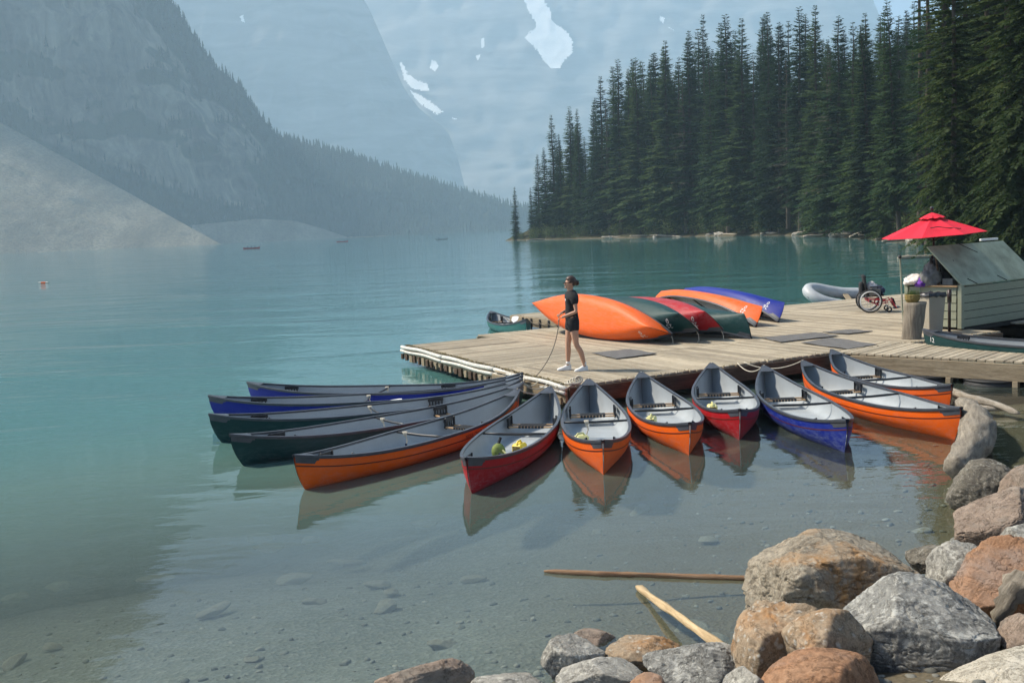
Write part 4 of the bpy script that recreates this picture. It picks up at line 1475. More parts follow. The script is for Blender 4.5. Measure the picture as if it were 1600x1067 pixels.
for k, s in enumerate(SEATS):
    zs = .155
    w = min(yaw_w(s + ds, zz) for ds in (-.055, 0, .055) for zz in (zs - .02, zs + .03, sheer(s) - .05, sheer(s) - .02)) - .014
    x = s * CL / 2
    bars, web = MB(), MB()
    for dx in (-.11, .11): 
        bars.box((x + dx, 0, zs), (.028, 2 * w, .022), None, .004)
    to_me('seat_bars%d' % k, bars, M['seat_wood'])
    ww = w * .56
    n = 8
    for i in range(n):
        yy = -ww + (i + .5) * 2 * ww / n
        web.box((x, yy, zs + .013), (.25, 2 * ww / n - .012, .006))
        web.box((x - .126, yy, zs + .001), (.006, 2 * ww / n - .012, .03))
    for i in range(4):
        web.box((x - .075 + i * .05, 0, zs + .018), (.034, 2 * ww, .004))
    to_me('webbing%d' % k, web, M['webbing'])
    for side in (1, -1):
        hb = MB()
        x0, y0, z0 = hull_pt(s, 0, .016)
        for dx in (-.11, .11):
            hb.box((x + dx, side * (w - .012), (zs + z0) / 2 - .01), (.022, .022, z0 - zs + .03), None, .003)
        # moulded hanger plate following the side
        for i in range(5):
            hb.box((x - .11 + i * .055, side * (w + .002), (zs + z0) / 2 - .005), (.02, .012, z0 - zs))
        hb.box((x, side * (w + .004), z0 - .03), (.27, .014, .05)); hb.box((x, side * (w - .002), zs + .004), (.27, .02, .03))
        to_me('hanger%d%s' % (k, '+' if side > 0 else '-'), hb, M['black_vinyl'])
mb = MB()
x0, y0, z0 = hull_pt(0, 0, .01)
mb.tube([(0, -y0 + .004, z0 - .015), (0, -y0 * .5, z0 - .02), (0, 0, z0 - .025), (0, y0 * .5, z0 - .02), (0, y0 - .004, z0 - .015)], [.014, .02, .019, .02, .014], 8)
to_me('thwart', mb, M['black_vinyl'], True)
to_me('bow_thwart', MB().tube([(-.84 * CL / 2, -yaw_w(-.84, .3), .30), (-.84 * CL / 2, yaw_w(-.84, .3), .30)], .013, 6), M['black_vinyl'])

def hull_side_text(txt, size, s0, z0, side, rot180=False, name='lettering', mat='stripe_dark', parent=None):
    """flat lettering laid on the hull side; reads along +X seen from the -Y side"""
    me = text_mesh(txt, size)
    co = np.zeros(len(me.vertices) * 3, np.float32); me.vertices.foreach_get('co', co); co = co.reshape(-1, 3)
    out = []
    for x, y, _ in co:
        if rot180: x, y = -x, -y
        xx = s0 * CL / 2 + (x if side < 0 else -x)
        s = xx / (CL / 2); zz = z0 + y + (sheer(s) - sheer(s0))
        lo, hi = 0.0, 1.0
        for _k in range(24):
            m_ = (lo + hi) / 2
            if hull_pt(s, m_)[2] > zz: lo = m_
            else: hi = m_
        X, Y, Z = hull_pt(s, lo)
        out.append((xx, side * (Y + .004), zz))
    me.vertices.foreach_set('co', np.array(out, np.float32).ravel())
    me.materials.clear(); me.materials.append(M[mat])
    me.update()
    return obj_from(name, me, parent)

def canoe(name, label, hull, group, stripe=True):
    t = thing(name, label, 'canoe', (0, 0, 0), 0, group)
    h = obj_from('hull', ME['hull'], t); setmat(h, M[hull])
    obj_from('inner_hull', ME['inside'], t)
    for sd in '+-':
        obj_from('gunwale', ME['gunwale' + sd], t)
        if stripe: obj_from('stripe', ME['stripe' + sd], t)
        obj_from('end_deck', ME['end' + sd], t)
    for k in (0, 1):
        s_ = obj_from('seat', ME['seat_bars%d' % k], t)
        obj_from('webbing', ME['webbing%d' % k], s_)
        for sd in '+-': obj_from('hanger', ME['hanger%d%s' % (k, sd)], s_)
    obj_from('thwart', ME['thwart'], t)
    return t

def moor(label, hull, bow, stern, group='canoes moored at the dock', z=0.0, roll=0.0, stripe=True):
    """float a canoe with its tips over two world points"""
    b, s = Vector(bow), Vector(stern)
    d = s - b
    t = canoe('canoe', label, hull, group, stripe)
    t.location = ((b.x + s.x) / 2, (b.y + s.y) / 2, z)
    t.rotation_euler = (roll, 0, math.atan2(d.y, d.x))
    t.scale = (d.length / CL, 1, 1)
    return t
cn = {}
cn['A'] = moor('red canoe holding a green throw bag and a yellow bailer', 'hull_red', (-0.57, 11.66), (0.56, 16.2))
cn['B'] = moor('orange canoe moored bow-on right below the dock corner, left of two orange ones', 'hull_orange', (1.03, 12.3), (1.21, 16.82))
cn['C'] = moor('orange canoe between the middle orange canoe and the small-looking red canoe', 'hull_orange', (2.22, 13.17), (2.13, 17.36))
cn['D'] = moor('red canoe between an orange canoe and the scuffed blue canoe', 'hull_red', (3.03, 13.96), (3.45, 18.1))
cn['E'] = moor('scuffed blue canoe moored bow-on at the right, beside two orange canoes', 'hull_blue_scuffed', (4.15, 12.93), (4.21, 17.48))
cn['F'] = moor('orange canoe whose bow touches the big driftwood log', 'hull_orange', (5.78, 13.41), (4.98, 17.9))
cn['G'] = moor('rearmost right orange canoe lying against the gangway', 'hull_orange', (6.43, 15.23), (5.88, 19.2))
cn['H'] = moor('long orange canoe at the front of the left group, with maker lettering', 'hull_orange', (-2.64, 12.23), (0.07, 16.06))
cn['I'] = moor('front dark green canoe behind the left orange canoe', 'hull_green', (-3.8, 13.76), (0.15, 16.77), stripe=False)
cn['J'] = moor('rear dark green canoe between the front green and the blue canoes', 'hull_green', (-4.57, 15.49), (0.14, 17.2), stripe=False)
cn['K'] = moor('front blue canoe of the left group with a paddle inside', 'hull_blue', (-5.11, 17.38), (0.16, 17.58), stripe=False)
cn['L'] = moor('rearmost blue canoe of the left group', 'hull_blue', (-4.82, 18.85), (0.16, 17.9), stripe=False)
cn['back'] = moor('teal canoe floating behind the left part of the dock', 'hull_teal', (-.62, 32.9), (.42, 28.6), stripe=False)
cn['slip'] = moor('green canoe lying in the slip between gangway and shed', 'hull_green', (7.95, 20.15), (11.0, 16.6), z=.28, stripe=False)
hull_side_text('NOVA CRAFT CANOE', .075, .30, .185, -1, parent=cn['H'])
hull_side_text('12', .13, -.90, .25, -1, mat='white_paint', parent=cn['slip'])

# small gear in the canoes
def in_canoe(key, s, y, z):
    c = cn[key]
    return Matrix.LocRotScale(c.location, c.rotation_euler, c.scale) @ Vector((s * CL / 2, y, z))
def bailer(key, s, y, rz, mat, label):
    p = in_canoe(key, s, y, .016)
    t = thing('bailer', label, 'bailer', p, rz, 'bailers lying in the canoes')
    MB().box((0, 0, .085), (.19, .15, .17), None, .025).build('jug', M[mat], t)
    MB().box((-.10, 0, .085), (.01, .11, .12), None, .004).build('opening', M['basket_gold'], t)
    MB().tube([(.06, 0, .165), (.03, 0, .20), (-.05, 0, .20), (-.08, 0, .165)], .013, 6).build('handle', M[mat], t)
bailer('A', -.13, -.12, 1.1, 'yellow_plastic', 'bright yellow bailer in the red canoe beside the throw bag')
bailer('B', -.28, .22, .5, 'pale_yellow_plastic', 'pale yellow bailer tucked by the left side of the middle orange canoe')
bailer('C', -.08, .2, 1.3, 'pale_yellow_plastic', 'pale yellow bailer in the orange canoe left of the right-hand red one')
bailer('D', -.08, .2, 1.5, 'pale_yellow_plastic', 'pale yellow bailer in the right-hand red canoe')
p = in_canoe('A', -.24, .10, .02)
t = thing('throw_bag', 'round green throw bag hanging under the thwart of the red canoe', 'bag', p, .4)
MB().ball((0, 0, .11), (.095, .085, .11)).build('bag', M['green_bag'], t, True)
MB().tube([(.02, -.09, .14), (.06, -.15, .08), (.03, -.14, .01)], .012, 6).build('strap', M['pale_yellow_plastic'], t)
MB().tube([(0, 0, .2), (.05, .03, .28)], .02, 6).build('neck', M['black_cloth'], t)
# rope knots round the thwarts
for key, y, lab in (('H', .3, 'knotted rope with a blue clip on the thwart of the left orange canoe'), ('I', .25, 'knotted rope on the thwart of the front dark green canoe'), ('J', .3, 'knotted rope on the thwart of the rear dark green canoe'), ('K', .3, 'knotted rope on the thwart of the front left blue canoe'), ('L', .3, 'knotted rope on the thwart of the rearmost blue canoe'), ('B', .12, 'rope end tied round the thwart of the middle orange canoe')):
    p = in_canoe(key, 0, y, .24)
    t = thing('rope_knot', lab, 'rope', p, 0, 'ropes knotted on canoe thwarts')
    mb = MB()
    for k in range(4): mb.torus((.012 * k - .02, 0, 0), .03, .009, Matrix.Rotation(1.2 + .2 * k, 3, 'Y'), 12, 5)
    mb.build('coil', M['rope'], t, True)
    MB().tube([(0, 0, -.02), (.02, .01, -.1), (-.01, .02, -.19)], .009, 5).build('tail', M['rope'], t)
    if key == 'H': MB().box((0, .02, -.17), (.03, .03, .06), None, .005).build('clip', M['navy_cloth'], t)
def paddle(a, b, label, mat='white_paint'):
    a, b = Vector(a), Vector(b)
    d = b - a
    t = thing('paddle', label, 'paddle', a)
    q = d.to_track_quat('X', 'Z')
    t.rotation_mode = 'QUATERNION'; t.rotation_quaternion = q
    L = d.length
    MB().tube([(0, 0, 0), (L * .62, 0, 0)], .015, 8).build('shaft', M[mat], t, True)
    mb = MB()
    pr = [(.60, .02), (.66, .06), (.75, .095), (.9, .1), (.97, .085), (1.0, .04)]
    for u, w in pr: mb.v += [(L * u, -w, .006), (L * u, w, .006), (L * u, -w, -.006), (L * u, w, -.006)]
    for i in range(len(pr) - 1):
        b_ = i * 4
        mb.f += [(b_, b_ + 4, b_ + 5, b_ + 1), (b_ + 2, b_ + 3, b_ + 7, b_ + 6), (b_, b_ + 2, b_ + 6, b_ + 4), (b_ + 1, b_ + 5, b_ + 7, b_ + 3)]
    mb.f += [(0, 1, 3, 2), ((len(pr) - 1) * 4, (len(pr) - 1) * 4 + 2, (len(pr) - 1) * 4 + 3, (len(pr) - 1) * 4 + 1)]
    mb.build('blade', M[mat], t)
    MB().box((-.02, 0, 0), (.035, .11, .022), None, .006).build('grip', M[mat], t)
paddle(in_canoe('K', -.32, -.05, .05), in_canoe('K', .22, -.02, .22), 'pale paddle lying in the front left blue canoe')
paddle(in_canoe('back', .35, -.1, .06), in_canoe('back', .0, .25, .42), 'white paddle propped up in the teal canoe behind the dock')

# mooring lines
def rope(name, pts, label, r_=.009, mat='rope'):
    o = MB().tube(pts, r_, 6).build(name, M[mat], None, True)
    return tag(o, label, 'rope', 'mooring lines')
def tip(key, end=1):
    return in_canoe(key, end * .985, 0, sheer(1) + .02)
for key, uv_, lab in (('A', (.12, .05), 'mooring line of the red canoe at the dock corner'), ('B', (.5, .03), 'short mooring line of the middle orange canoe'), ('C', (1.35, .03), 'short mooring line of the orange canoe next to the middle one'),
                      ('D', (2.9, .03), 'mooring line of the right-hand red canoe'), ('E', (3.55, .03), 'slack mooring line of the scuffed blue canoe'), ('F', (3.7, .03), 'slack mooring line from the log-side orange canoe'),
                      ('H', (.02, .25), 'mooring line of the left orange canoe'), ('I', (.02, .6), 'mooring line of the front dark green canoe'), ('J', (.02, .95), 'mooring line of the rear dark green canoe'), ('K', (.02, 1.5), 'mooring line of the front left blue canoe'), ('L', (.02, 2.0), 'mooring line of the rearmost blue canoe')):
    rope('mooring_line', catenary(tip(key), duv(uv_[0], uv_[1], D + .02), .08 if key in 'ABC' else .13), lab)
o = MB()
for k in range(5): o.torus(duv(.1 + .03 * k, .1 - .02 * k, D + .03 + .012 * k), .09 - .008 * k, .013, Matrix.Rotation(.3 * k, 3, 'X'), 16, 6)
tag(o.build('rope_coil', M['rope'], None, True), 'tangled rope heap on the front corner of the dock', 'rope')

# ------------------------------------------------------------------ overturned canoes on the dock
def overturned(label, hull, c, yaw, pitch, rho, number):
    t = canoe('overturned_canoe', label, hull, 'canoes lying overturned on the dock', False)
    t.location = c
    t.scale = (.94, 1, 1)
    t.rotation_mode = 'QUATERNION'
    t.rotation_quaternion = (Matrix.Rotation(R(yaw), 3, 'Z') @ Matrix.Rotation(R(pitch), 3, 'Y') @ Matrix.Rotation(R(rho), 3, 'X')).to_quaternion()
    if number:
        hull_side_text(number, .15, .80, .13 if rho > 180 else .2, 1, mat='white_paint', parent=t)
    return t
ov = [overturned('orange canoe on its side at the front of the overturned stack', 'hull_orange', (1.72, 23.87, .98), -58.9, 4.2, 250, '24\n0'),
      overturned('green canoe leaning behind the front overturned orange canoe', 'hull_green', (2.32, 23.95, 1.05), -57.6, 0, 226, '25\n0'),
      overturned('red canoe in the middle of the overturned stack', 'hull_red', (2.90, 24.12, 1.04), -57.4, -.3, 220, '28\n0'),
      overturned('green canoe behind the overturned red canoe', 'hull_green', (3.34, 24.75, .96), -56.2, .9, 212, '12\n0'),
      overturned('dark green canoe lying flat with its end arch towards the mats', 'hull_green', (3.80, 24.4, .94), -58, 0, 184, None),
      overturned('orange canoe behind the green overturned canoes, its dark inside showing', 'hull_orange', (5.10, 27.05, .97), -67, 2.5, 145, '22\n0'),
      overturned('blue canoe at the right rear of the overturned stack', 'hull_blue', (5.88, 27.9, .97), -67.8, 2.4, 145, '26\n0')]
for k, (o, lab) in enumerate(zip(ov[:3], ('front overturned orange', 'first overturned green', 'overturned red'))):
    p = o.matrix_basis @ Vector((CL / 2 - .08, 0, sheer(1)))
    rope('bow_line', [p, p + Vector((.05, -.04, -.1)), p + Vector((.06, -.05, -.22)), Vector((p.x + .02, p.y - .05, D + .01))], 'rope dangling from the tip of the %s canoe' % lab, .007)
# ------------------------------------------------------------------ kiosk, umbrella, post, bin
SE = Vector((math.cos(R(35)), math.sin(R(35)), 0)); SN = Vector((-SE.y, SE.x, 0))
sc = Vector((9.58, 22.28, D))
shed = thing('kiosk', 'sage green clapboard kiosk with a slanted lid at the right edge of the dock', 'kiosk', sc, R(35))
SW, SD, SH = 3.4, 1.30, .93                   # local x along the right-hand face, local y to the rear
nb = 5
bh = (SH - .06) / nb
for k in range(nb):                           # clapboards, each one lapped over the next
    z = .05 + bh * (k + .5)
    tilt = Matrix.Rotation(R(4), 3, 'X')
    MB().box((SW / 2, -.012, z), (SW - .16, .022, bh - .012), tilt, .003).build('board', M['siding_sage'], shed)
    if k < nb - 0:
        tilt = Matrix.Rotation(R(4), 3, 'Y')
        MB().box((-.012, SD / 2, z), (.022, SD - .16, bh - .012), tilt, .003).build('board', M['siding_sage'], shed)
MB().box((SW / 2, .03, SH / 2 + .02), (SW - .1, .03, SH - .06)).build('wall', M['dark_gap'], shed)
MB().box((.03, SD / 2, SH / 2 + .02), (.03, SD - .1, SH - .06)).build('wall', M['dark_gap'], shed)
MB().box((SW / 2, SD - .02, SH / 2), (SW, .04, SH)).build('wall', M['siding_sage'], shed)
MB().box((SW / 2, SD / 2, .06), (SW - .1, SD - .1, .05)).build('floor', M['dark_gap'], shed)
MB().box((SW / 2, SD / 2, -.0), (SW - .02, SD - .02, .10)).build('base', M['dark_gap'], shed)
MB().box((.02, .0, SH / 2 + .03), (.10, .10, SH + .0), None, .006).build('corner_post', M['siding_sage'], shed)
MB().box((.0, SD - .02, SH / 2 + .09), (.09, .09, SH + .14), None, .006).build('corner_post', M['siding_sage'], shed)
MB().box((-.005, SD * .74, SH / 2 + .03), (.06, .06, SH - .02), None, .006).build('corner_post', M['siding_sage'], shed)
MB().box((.10, SD * .36, SH + .005), (.34, SD * .66, .03), None, .006).build('counter', M['seat_wood'], shed)
MB().box((.2, .36, SH + .09), (.22, .25, .14), None, .01).build('cash_box', M['cloth_grey'], shed)
# slanted lid, one thick sheet with battens
def lid_pts(): return [Vector((-.02, -.06, SH + .03)), Vector((3.05, -.06, SH + .03)), Vector((2.72, .62, 1.80)), Vector((-.25, .62, 1.80))]
lp = lid_pts()
nrm_ = (lp[1] - lp[0]).cross(lp[3] - lp[0]).normalized()
mb = MB()
mb.v = [tuple(p) for p in lp] + [tuple(p - nrm_ * .03) for p in lp]
mb.f = [(0, 1, 2, 3), (7, 6, 5, 4), (0, 4, 5, 1), (1, 5, 6, 2), (2, 6, 7, 3), (3, 7, 4, 0)]
lid = mb.build('lid', M['lid_sage'], shed)
for u in (.12, .5):
    a = lp[0].lerp(lp[1], u + .06) + nrm_ * .004; b = lp[0].lerp(lp[1], u) .lerp(lp[3].lerp(lp[2], u), .14) + nrm_ * .004
    MB().tube([a, b], .010, 5).build('hinge', M['dark_gap'], lid)
MB().tube([lp[3].lerp(lp[2], .4) + nrm_ * .004, lp[3].lerp(lp[2], .52).lerp(lp[0].lerp(lp[1], .56), .25) + nrm_ * .004], .008, 5).build('seam', M['dark_gap'], lid)
MB().box(tuple(lp[2] + Vector((-.45, .08, .05))), (.7, .05, .05), None, .005).build('batten', M['white_paint'], lid)
for x in (.1, 1.4, 2.5):                      # props that hold the lid up
    MB().tube([(x, .55, SH), (x - .1, .60, 1.72)], .022, 6).build('prop', M['fascia_dark'], shed)
# heaped clothes and bags on the counter
def bundle(name, label, cat, loc, s, mat, seed, extra=None):
    bm = bmesh.new()
    bmesh.ops.create_icosphere(bm, subdivisions=4, radius=1)
    co = np.array([v.co for v in bm.verts])
    n = fbm(co * 1.6 + seed, 3, seed) * .45 + fbm(co * 4 + seed, 3, seed + 3, ridged=True) * .22
    co2 = co * (1 + n)[:, None]
    co2[:, 2] = np.maximum(co2[:, 2], -.55)
    for v, c in zip(bm.verts, co2 * np.array(s)): v.co = c
    me = bpy.data.meshes.new(name); bm.to_mesh(me); bm.free()
    me.polygons.foreach_set('use_smooth', [True] * len(me.polygons))
    me.materials.append(M[mat])
    o = obj_from(name, me)
    o.location = loc
    return tag(o, label, cat, 'clothes and bags heaped in the kiosk')
def sl(x, y, z): return sc + SE * x + SN * y + Vector((0, 0, z))
bundle('jacket', 'white crumpled jacket hanging over the left corner of the kiosk', 'jacket', sl(.06, SD - .17, SH + .10), (.22, .24, .13), 'cloth_white', 3)
bundle('jacket', 'purple garment in the clothes heap on the kiosk', 'jacket', sl(-.04, SD - .38, SH + .05), (.09, .16, .12), 'cloth_purple', 5)
bundle('duffel_bag', 'grey bag in the clothes heap on the kiosk', 'bag', sl(.12, SD - .52, SH + .16), (.2, .22, .30), 'cloth_grey', 8)
bundle('duffel_bag', 'large black bag under the kiosk lid', 'bag', sl(.38, SD - .55, SH + .22), (.30, .34, .46), 'black_cloth', 12)
t = thing('paddle', 'thin pale pole standing at the rear left of the kiosk', 'pole', sl(-.03, SD + .06, 0))
MB().tube([(0, 0, 0), (-.06, .03, 1.55)], .018, 7).build('shaft', M['siding_sage'], t)
MB().ball((-.062, .03, 1.57), (.04, .04, .04)).build('knob', M['black_vinyl'], t, True)

# red umbrella
ub = sc + SE * .42 + SN * .80 + Vector((0, 0, .09))
um = thing('parasol', 'large red parasol shading the kiosk', 'parasol', ub)
tilt = Matrix.Rotation(R(-3.0), 3, 'Y')
MB().lathe([(.26, 0), (.26, .03), (.10, .045), (.05, .09), (.035, .12)], 24).build('base', M['pole_brown'], um)
pt = lambda z: tilt @ Vector((0, 0, z))
MB().tube([pt(.02), pt(.8), pt(2.42)], .024, 10).build('pole', M['pole_brown'], um, True)
MB().tube([pt(.62), pt(.86)], .036, 10).build('pole_joint', M['pole_brown'], um)
mb = MB()
nseg, nr_ = 8, 7
for i in range(nr_ + 1):
    f_ = i / nr_
    for k in range(nseg * 4):
        a = 2 * math.pi * (k / (nseg * 4)) + .2
        ph = (k % 4) / 4
        sagr = 1 - .05 * math.sin(math.pi * ph) * f_ - .012
        r_ = 1.12 * f_ * (1 / max(.92, math.cos((ph - .5) * 2 * math.pi / nseg)) * math.cos(math.pi / nseg)) * (1 if i else 0) * sagr
        z = 2.36 - .42 * f_ ** 1.08 - .03 * math.sin(math.pi * ph) * math.sin(math.pi * f_)
        mb.v.append(tuple(tilt @ Vector((r_ * math.cos(a), r_ * math.sin(a), z))))
m_ = nseg * 4
for i in range(nr_):
    for k in range(m_): mb.f.append((i * m_ + k, (i + 1) * m_ + k, (i + 1) * m_ + (k + 1) % m_, i * m_ + (k + 1) % m_))
cp_ = mb.build('canopy', M['umbrella_red'], um)
md = cp_.modifiers.new('thickness', 'SOLIDIFY'); md.thickness = .006
mb = MB()
for i in range(3):
    for k in range(m_):
        a = 2 * math.pi * k / m_ + .2
        r_ = (.02, .14, .27)[i] * (1 + (.04 * math.cos(k * 2.4) if i == 2 else 0))
        mb.v.append(tuple(tilt @ Vector((r_ * math.cos(a), r_ * math.sin(a), (2.43, 2.385, 2.315)[i] + (.012 * math.sin(k * 1.9) if i == 2 else 0)))))
for i in range(2):
    for k in range(m_): mb.f.append((i * m_ + k, (i + 1) * m_ + k, (i + 1) * m_ + (k + 1) % m_, i * m_ + (k + 1) % m_))
v_ = mb.build('vent_cap', M['umbrella_red'], um)
md = v_.modifiers.new('thickness', 'SOLIDIFY'); md.thickness = .006
MB().tube([tilt @ Vector((-.30, -.62, 2.12)), tilt @ Vector((-.16, -.66, 2.135)), tilt @ Vector((-.02, -.70, 2.105)), tilt @ Vector((.16, -.74, 2.075)), tilt @ Vector((.30, -.74, 2.055))], .010, 5).build('tear_mark', M['pole_brown'], um)  # thin dark tube laid on the canopy as its tear mark
MB().tube([pt(2.44), pt(2.49)], .016, 8).build('finial_stem', M['black_vinyl'], um)
MB().ball(pt(2.525), (.042, .042, .045)).build('finial', M['black_vinyl'], um, True)
for k in range(8):
    a = 2 * math.pi * k / 8 + .2
    e_ = tilt @ Vector((1.06 * math.cos(a), 1.06 * math.sin(a), 1.925)); m2 = tilt @ Vector((.55 * math.cos(a), .55 * math.sin(a), 2.10))
    rb = MB().tube([pt(2.33), e_], .009, 5).build('rib', M['pole_brown'], um)
    MB().tube([pt(1.80), m2], .008, 5).build('strut', M['pole_brown'], rb)

stnd = thing('counter_stand', 'dark brown post with a round foot under the kiosk counter', 'post', (9.07, 21.62, D + .008))
MB().lathe([(.24, 0), (.24, .02), (.06, .03), (.04, .05)], 24).build('foot', M['pole_brown'], stnd)
MB().tube([(0, 0, .02), (0, 0, .92)], .030, 10).build('shaft', M['pole_brown'], stnd, True)
MB().tube([(0, 0, .66), (0, 0, .92)], .043, 10).build('sleeve', M['pole_brown'], stnd, True)

# wooden post and waste bin
pz = thing('wooden_post', 'thick weathered log post standing on the dock in front of the bin', 'post', (8.12, 21.2, D + .006))
lg = MB()
n, m_ = 12, 20
for i in range(n + 1):
    t_ = i / n
    for k in range(m_):
        a = 2 * math.pi * k / m_
        r_ = (.195 + .022 * t_ + .012 * math.sin(k * 1.9) + .006 * math.sin(k * 5.1 + i * .7)) * (1.03 if i == 0 else 1)
        lg.v.append((r_ * math.cos(a) + .09 * t_, r_ * math.sin(a), .73 * t_))
for i in range(n):
    for k in range(m_): lg.f.append((i * m_ + k, i * m_ + (k + 1) % m_, (i + 1) * m_ + (k + 1) % m_, (i + 1) * m_ + k))
lg.f.append(tuple(n * m_ + k for k in range(m_)))
lg.build('trunk', M['log_grey'], pz, True)
bk = thing('planter_basket', 'small golden basket of dried plants on top of the wooden post', 'basket', (8.15, 21.22, D + .738))
MB().lathe([(.11, 0), (.145, .06), (.15, .15), (.13, .16), (.12, .08)], 14).build('basket', M['basket_gold'], bk)
V, F = [], []
for k in range(160):
    a = rg.uniform(0, 6.28); r_ = rg.uniform(0, .14); l = rg.uniform(.06, .16)
    p = Vector((r_ * math.cos(a), r_ * math.sin(a), .13)); q = p + Vector((rg.uniform(-.1, .16), rg.uniform(-.08, .08), l))
    b = len(V); V += [p, p + Vector((.012, .01, 0)), q]; F.append((b, b + 1, b + 2))
mesh_obj('dried_plant', V, F, M['green_bag'], bk)
bn = thing('waste_bin', 'beige square waste bin with a black liner between post and kiosk', 'bin', (8.86, 22.1, D + .006), R(20))
mb = MB()
for z, h_ in ((0, .17), (.06, .175), (.74, .215), (.80, .22)):
    for x, y in ((-1, -1), (1, -1), (1, 1), (-1, 1)): mb.v.append((x * h_, y * h_, z))
for i in range(3):
    for k in range(4): mb.f.append((i * 4 + k, i * 4 + (k + 1) % 4, (i + 1) * 4 + (k + 1) % 4, (i + 1) * 4 + k))
mb.f.append((3, 2, 1, 0))
mb.build('body', M['bin_beige'], bn)
mb = MB()
for i, (z, h_) in enumerate(((.76, .235), (.80, .24), (.84, .22), (.83, .12))):
    for k in range(20):
        a = 2 * math.pi * k / 20 + .785
        c_, s_ = math.cos(a), math.sin(a)
        m2 = max(abs(c_), abs(s_))
        mb.v.append((c_ / m2 * h_ * (1 + rg.uniform(-.04, .05)), s_ / m2 * h_ * (1 + rg.uniform(-.04, .05)), z + rg.uniform(-.02, .02)))
for i in range(3):
    for k in range(20): mb.f.append((i * 20 + k, i * 20 + (k + 1) % 20, (i + 1) * 20 + (k + 1) % 20, (i + 1) * 20 + k))
mb.f.append(tuple(60 + k for k in range(20)))
mb.build('liner', M['black_vinyl'], bn)

# ------------------------------------------------------------------ wheelchair
wc = thing('wheelchair', 'red framed wheelchair parked on the rear of the dock left of the kiosk', 'wheelchair', (9.35, 27.3, D + .006), R(-12))
# local: +X forward (to the right), +Y far side
def wheel(y):
    w = obj_from('wheel', None, wc); w.location = (0, y, .30)
    rotm = Matrix.Rotation(R(90), 3, 'X')
    tyre = MB().torus((0, 0, 0), .285, .018, rotm, 36, 8).build('tyre', M['black_rubber'], w, True)
    MB().torus((0, 0, 0), .262, .011, rotm, 36, 6).build('rim', M['rim_white'], w, True)
    MB().torus((0, -.04 if y < 0 else .04, 0), .245, .011, rotm, 36, 6).build('push_ring', M['rim_white'], w, True)
    sp = MB()
    for k in range(12):
        a = math.pi * 2 * k / 12
        sp.tube([(0, 0, 0), (.26 * math.cos(a), 0, .26 * math.sin(a))], .0025, 4)
    sp.build('spokes', M['chrome'], w)
    MB().tube([(0, -.04, 0), (0, .04, 0)], .03, 10).build('hub', M['black_vinyl'], w)
wheel(-.29); wheel(.29)
for y in (-.24, .24):
    cs = obj_from('caster', None, wc); cs.location = (.47, y, .075)
    rotm = Matrix.Rotation(R(90), 3, 'X')
    MB().torus((0, 0, 0), .055, .020, rotm, 20, 8).build('tyre', M['black_rubber'], cs, True)
    MB().tube([(-.0, -.03, 0), (-.02, -.03, .1), (-.03, 0, .13), (-.03, 0, .22)], .011, 6).build('fork', M['chrome'], cs)
    MB().tube([(-.08, y, .34), (.18, y, .33), (.42, y, .30), (.52, y, .34), (.60, y, .18), (.66, y * .8, .10)], .015, 7).build('frame_tube', M['frame_red'], wc, True)
    MB().tube([(-.06, y, .30), (.2, y, .20), (.44, y, .26)], .014, 7).build('frame_tube', M['frame_red'], wc, True)
    MB().tube([(-.06, y, .30), (-.10, y, .55), (-.13, y, .92), (-.22, y, .95)], .013, 7).build('push_handle', M['black_vinyl'], wc, True)
    MB().box((.14, y * 1.12, .66), (.34, .055, .035), None, .012).build('armrest', M['black_vinyl'], wc)
    MB().tube([(.02, y * 1.1, .64), (.03, y, .42)], .011, 6).build('armrest_post', M['chrome'], wc)
    MB().box((.12, y * 1.08, .53), (.28, .012, .18), None, .004).build('side_guard', M['cloth_grey'], wc)
MB().torus((.22, -.1, .27), .09, .018, Matrix.Rotation(R(90), 3, 'X'), 20, 7).build('motor_housing', M['frame_red'], wc, True)
MB().box((.14, 0, .445), (.44, .44, .06), None, .02).build('seat', M['black_cloth'], wc)
mb = MB().box((0, 0, 0), (.06, .42, .50), Matrix.Rotation(R(-9), 3, 'Y'), .025)
o = mb.build('backrest', M['black_cloth'], wc); o.location = (-.10, 0, .70)
mb = MB().box((0, 0, 0), (.08, .44, .10), Matrix.Rotation(R(-14), 3, 'Y'), .035)
o = mb.build('backrest_top', M['black_cloth'], wc); o.location = (-.125, 0, .93)
MB().box((-.19, 0, .62), (.10, .36, .34), None, .04).build('back_bag', M['black_cloth'], wc)
MB().box((.68, 0, .10), (.16, .34, .02), Matrix.Rotation(R(-14), 3, 'Y'), .006).build('footplate', M['black_vinyl'], wc)
MB().box((.60, 0, .26), (.05, .34, .20), Matrix.Rotation(R(-18), 3, 'Y'), .02).build('calf_strap', M['black_cloth'], wc)
bundle('folded_blanket', 'pale blanket lying in the seat of the wheelchair', 'blanket', wc.location + Vector((.05, -.02, .60)), (.13, .18, .16), 'cloth_white', 23)['group'] = 'things lying in the wheelchair'
bundle('folded_jacket', 'navy jacket lying on the front of the wheelchair seat', 'jacket', wc.location + Vector((.27, -.04, .54)), (.13, .17, .11), 'navy_cloth', 29)['group'] = 'things lying in the wheelchair'

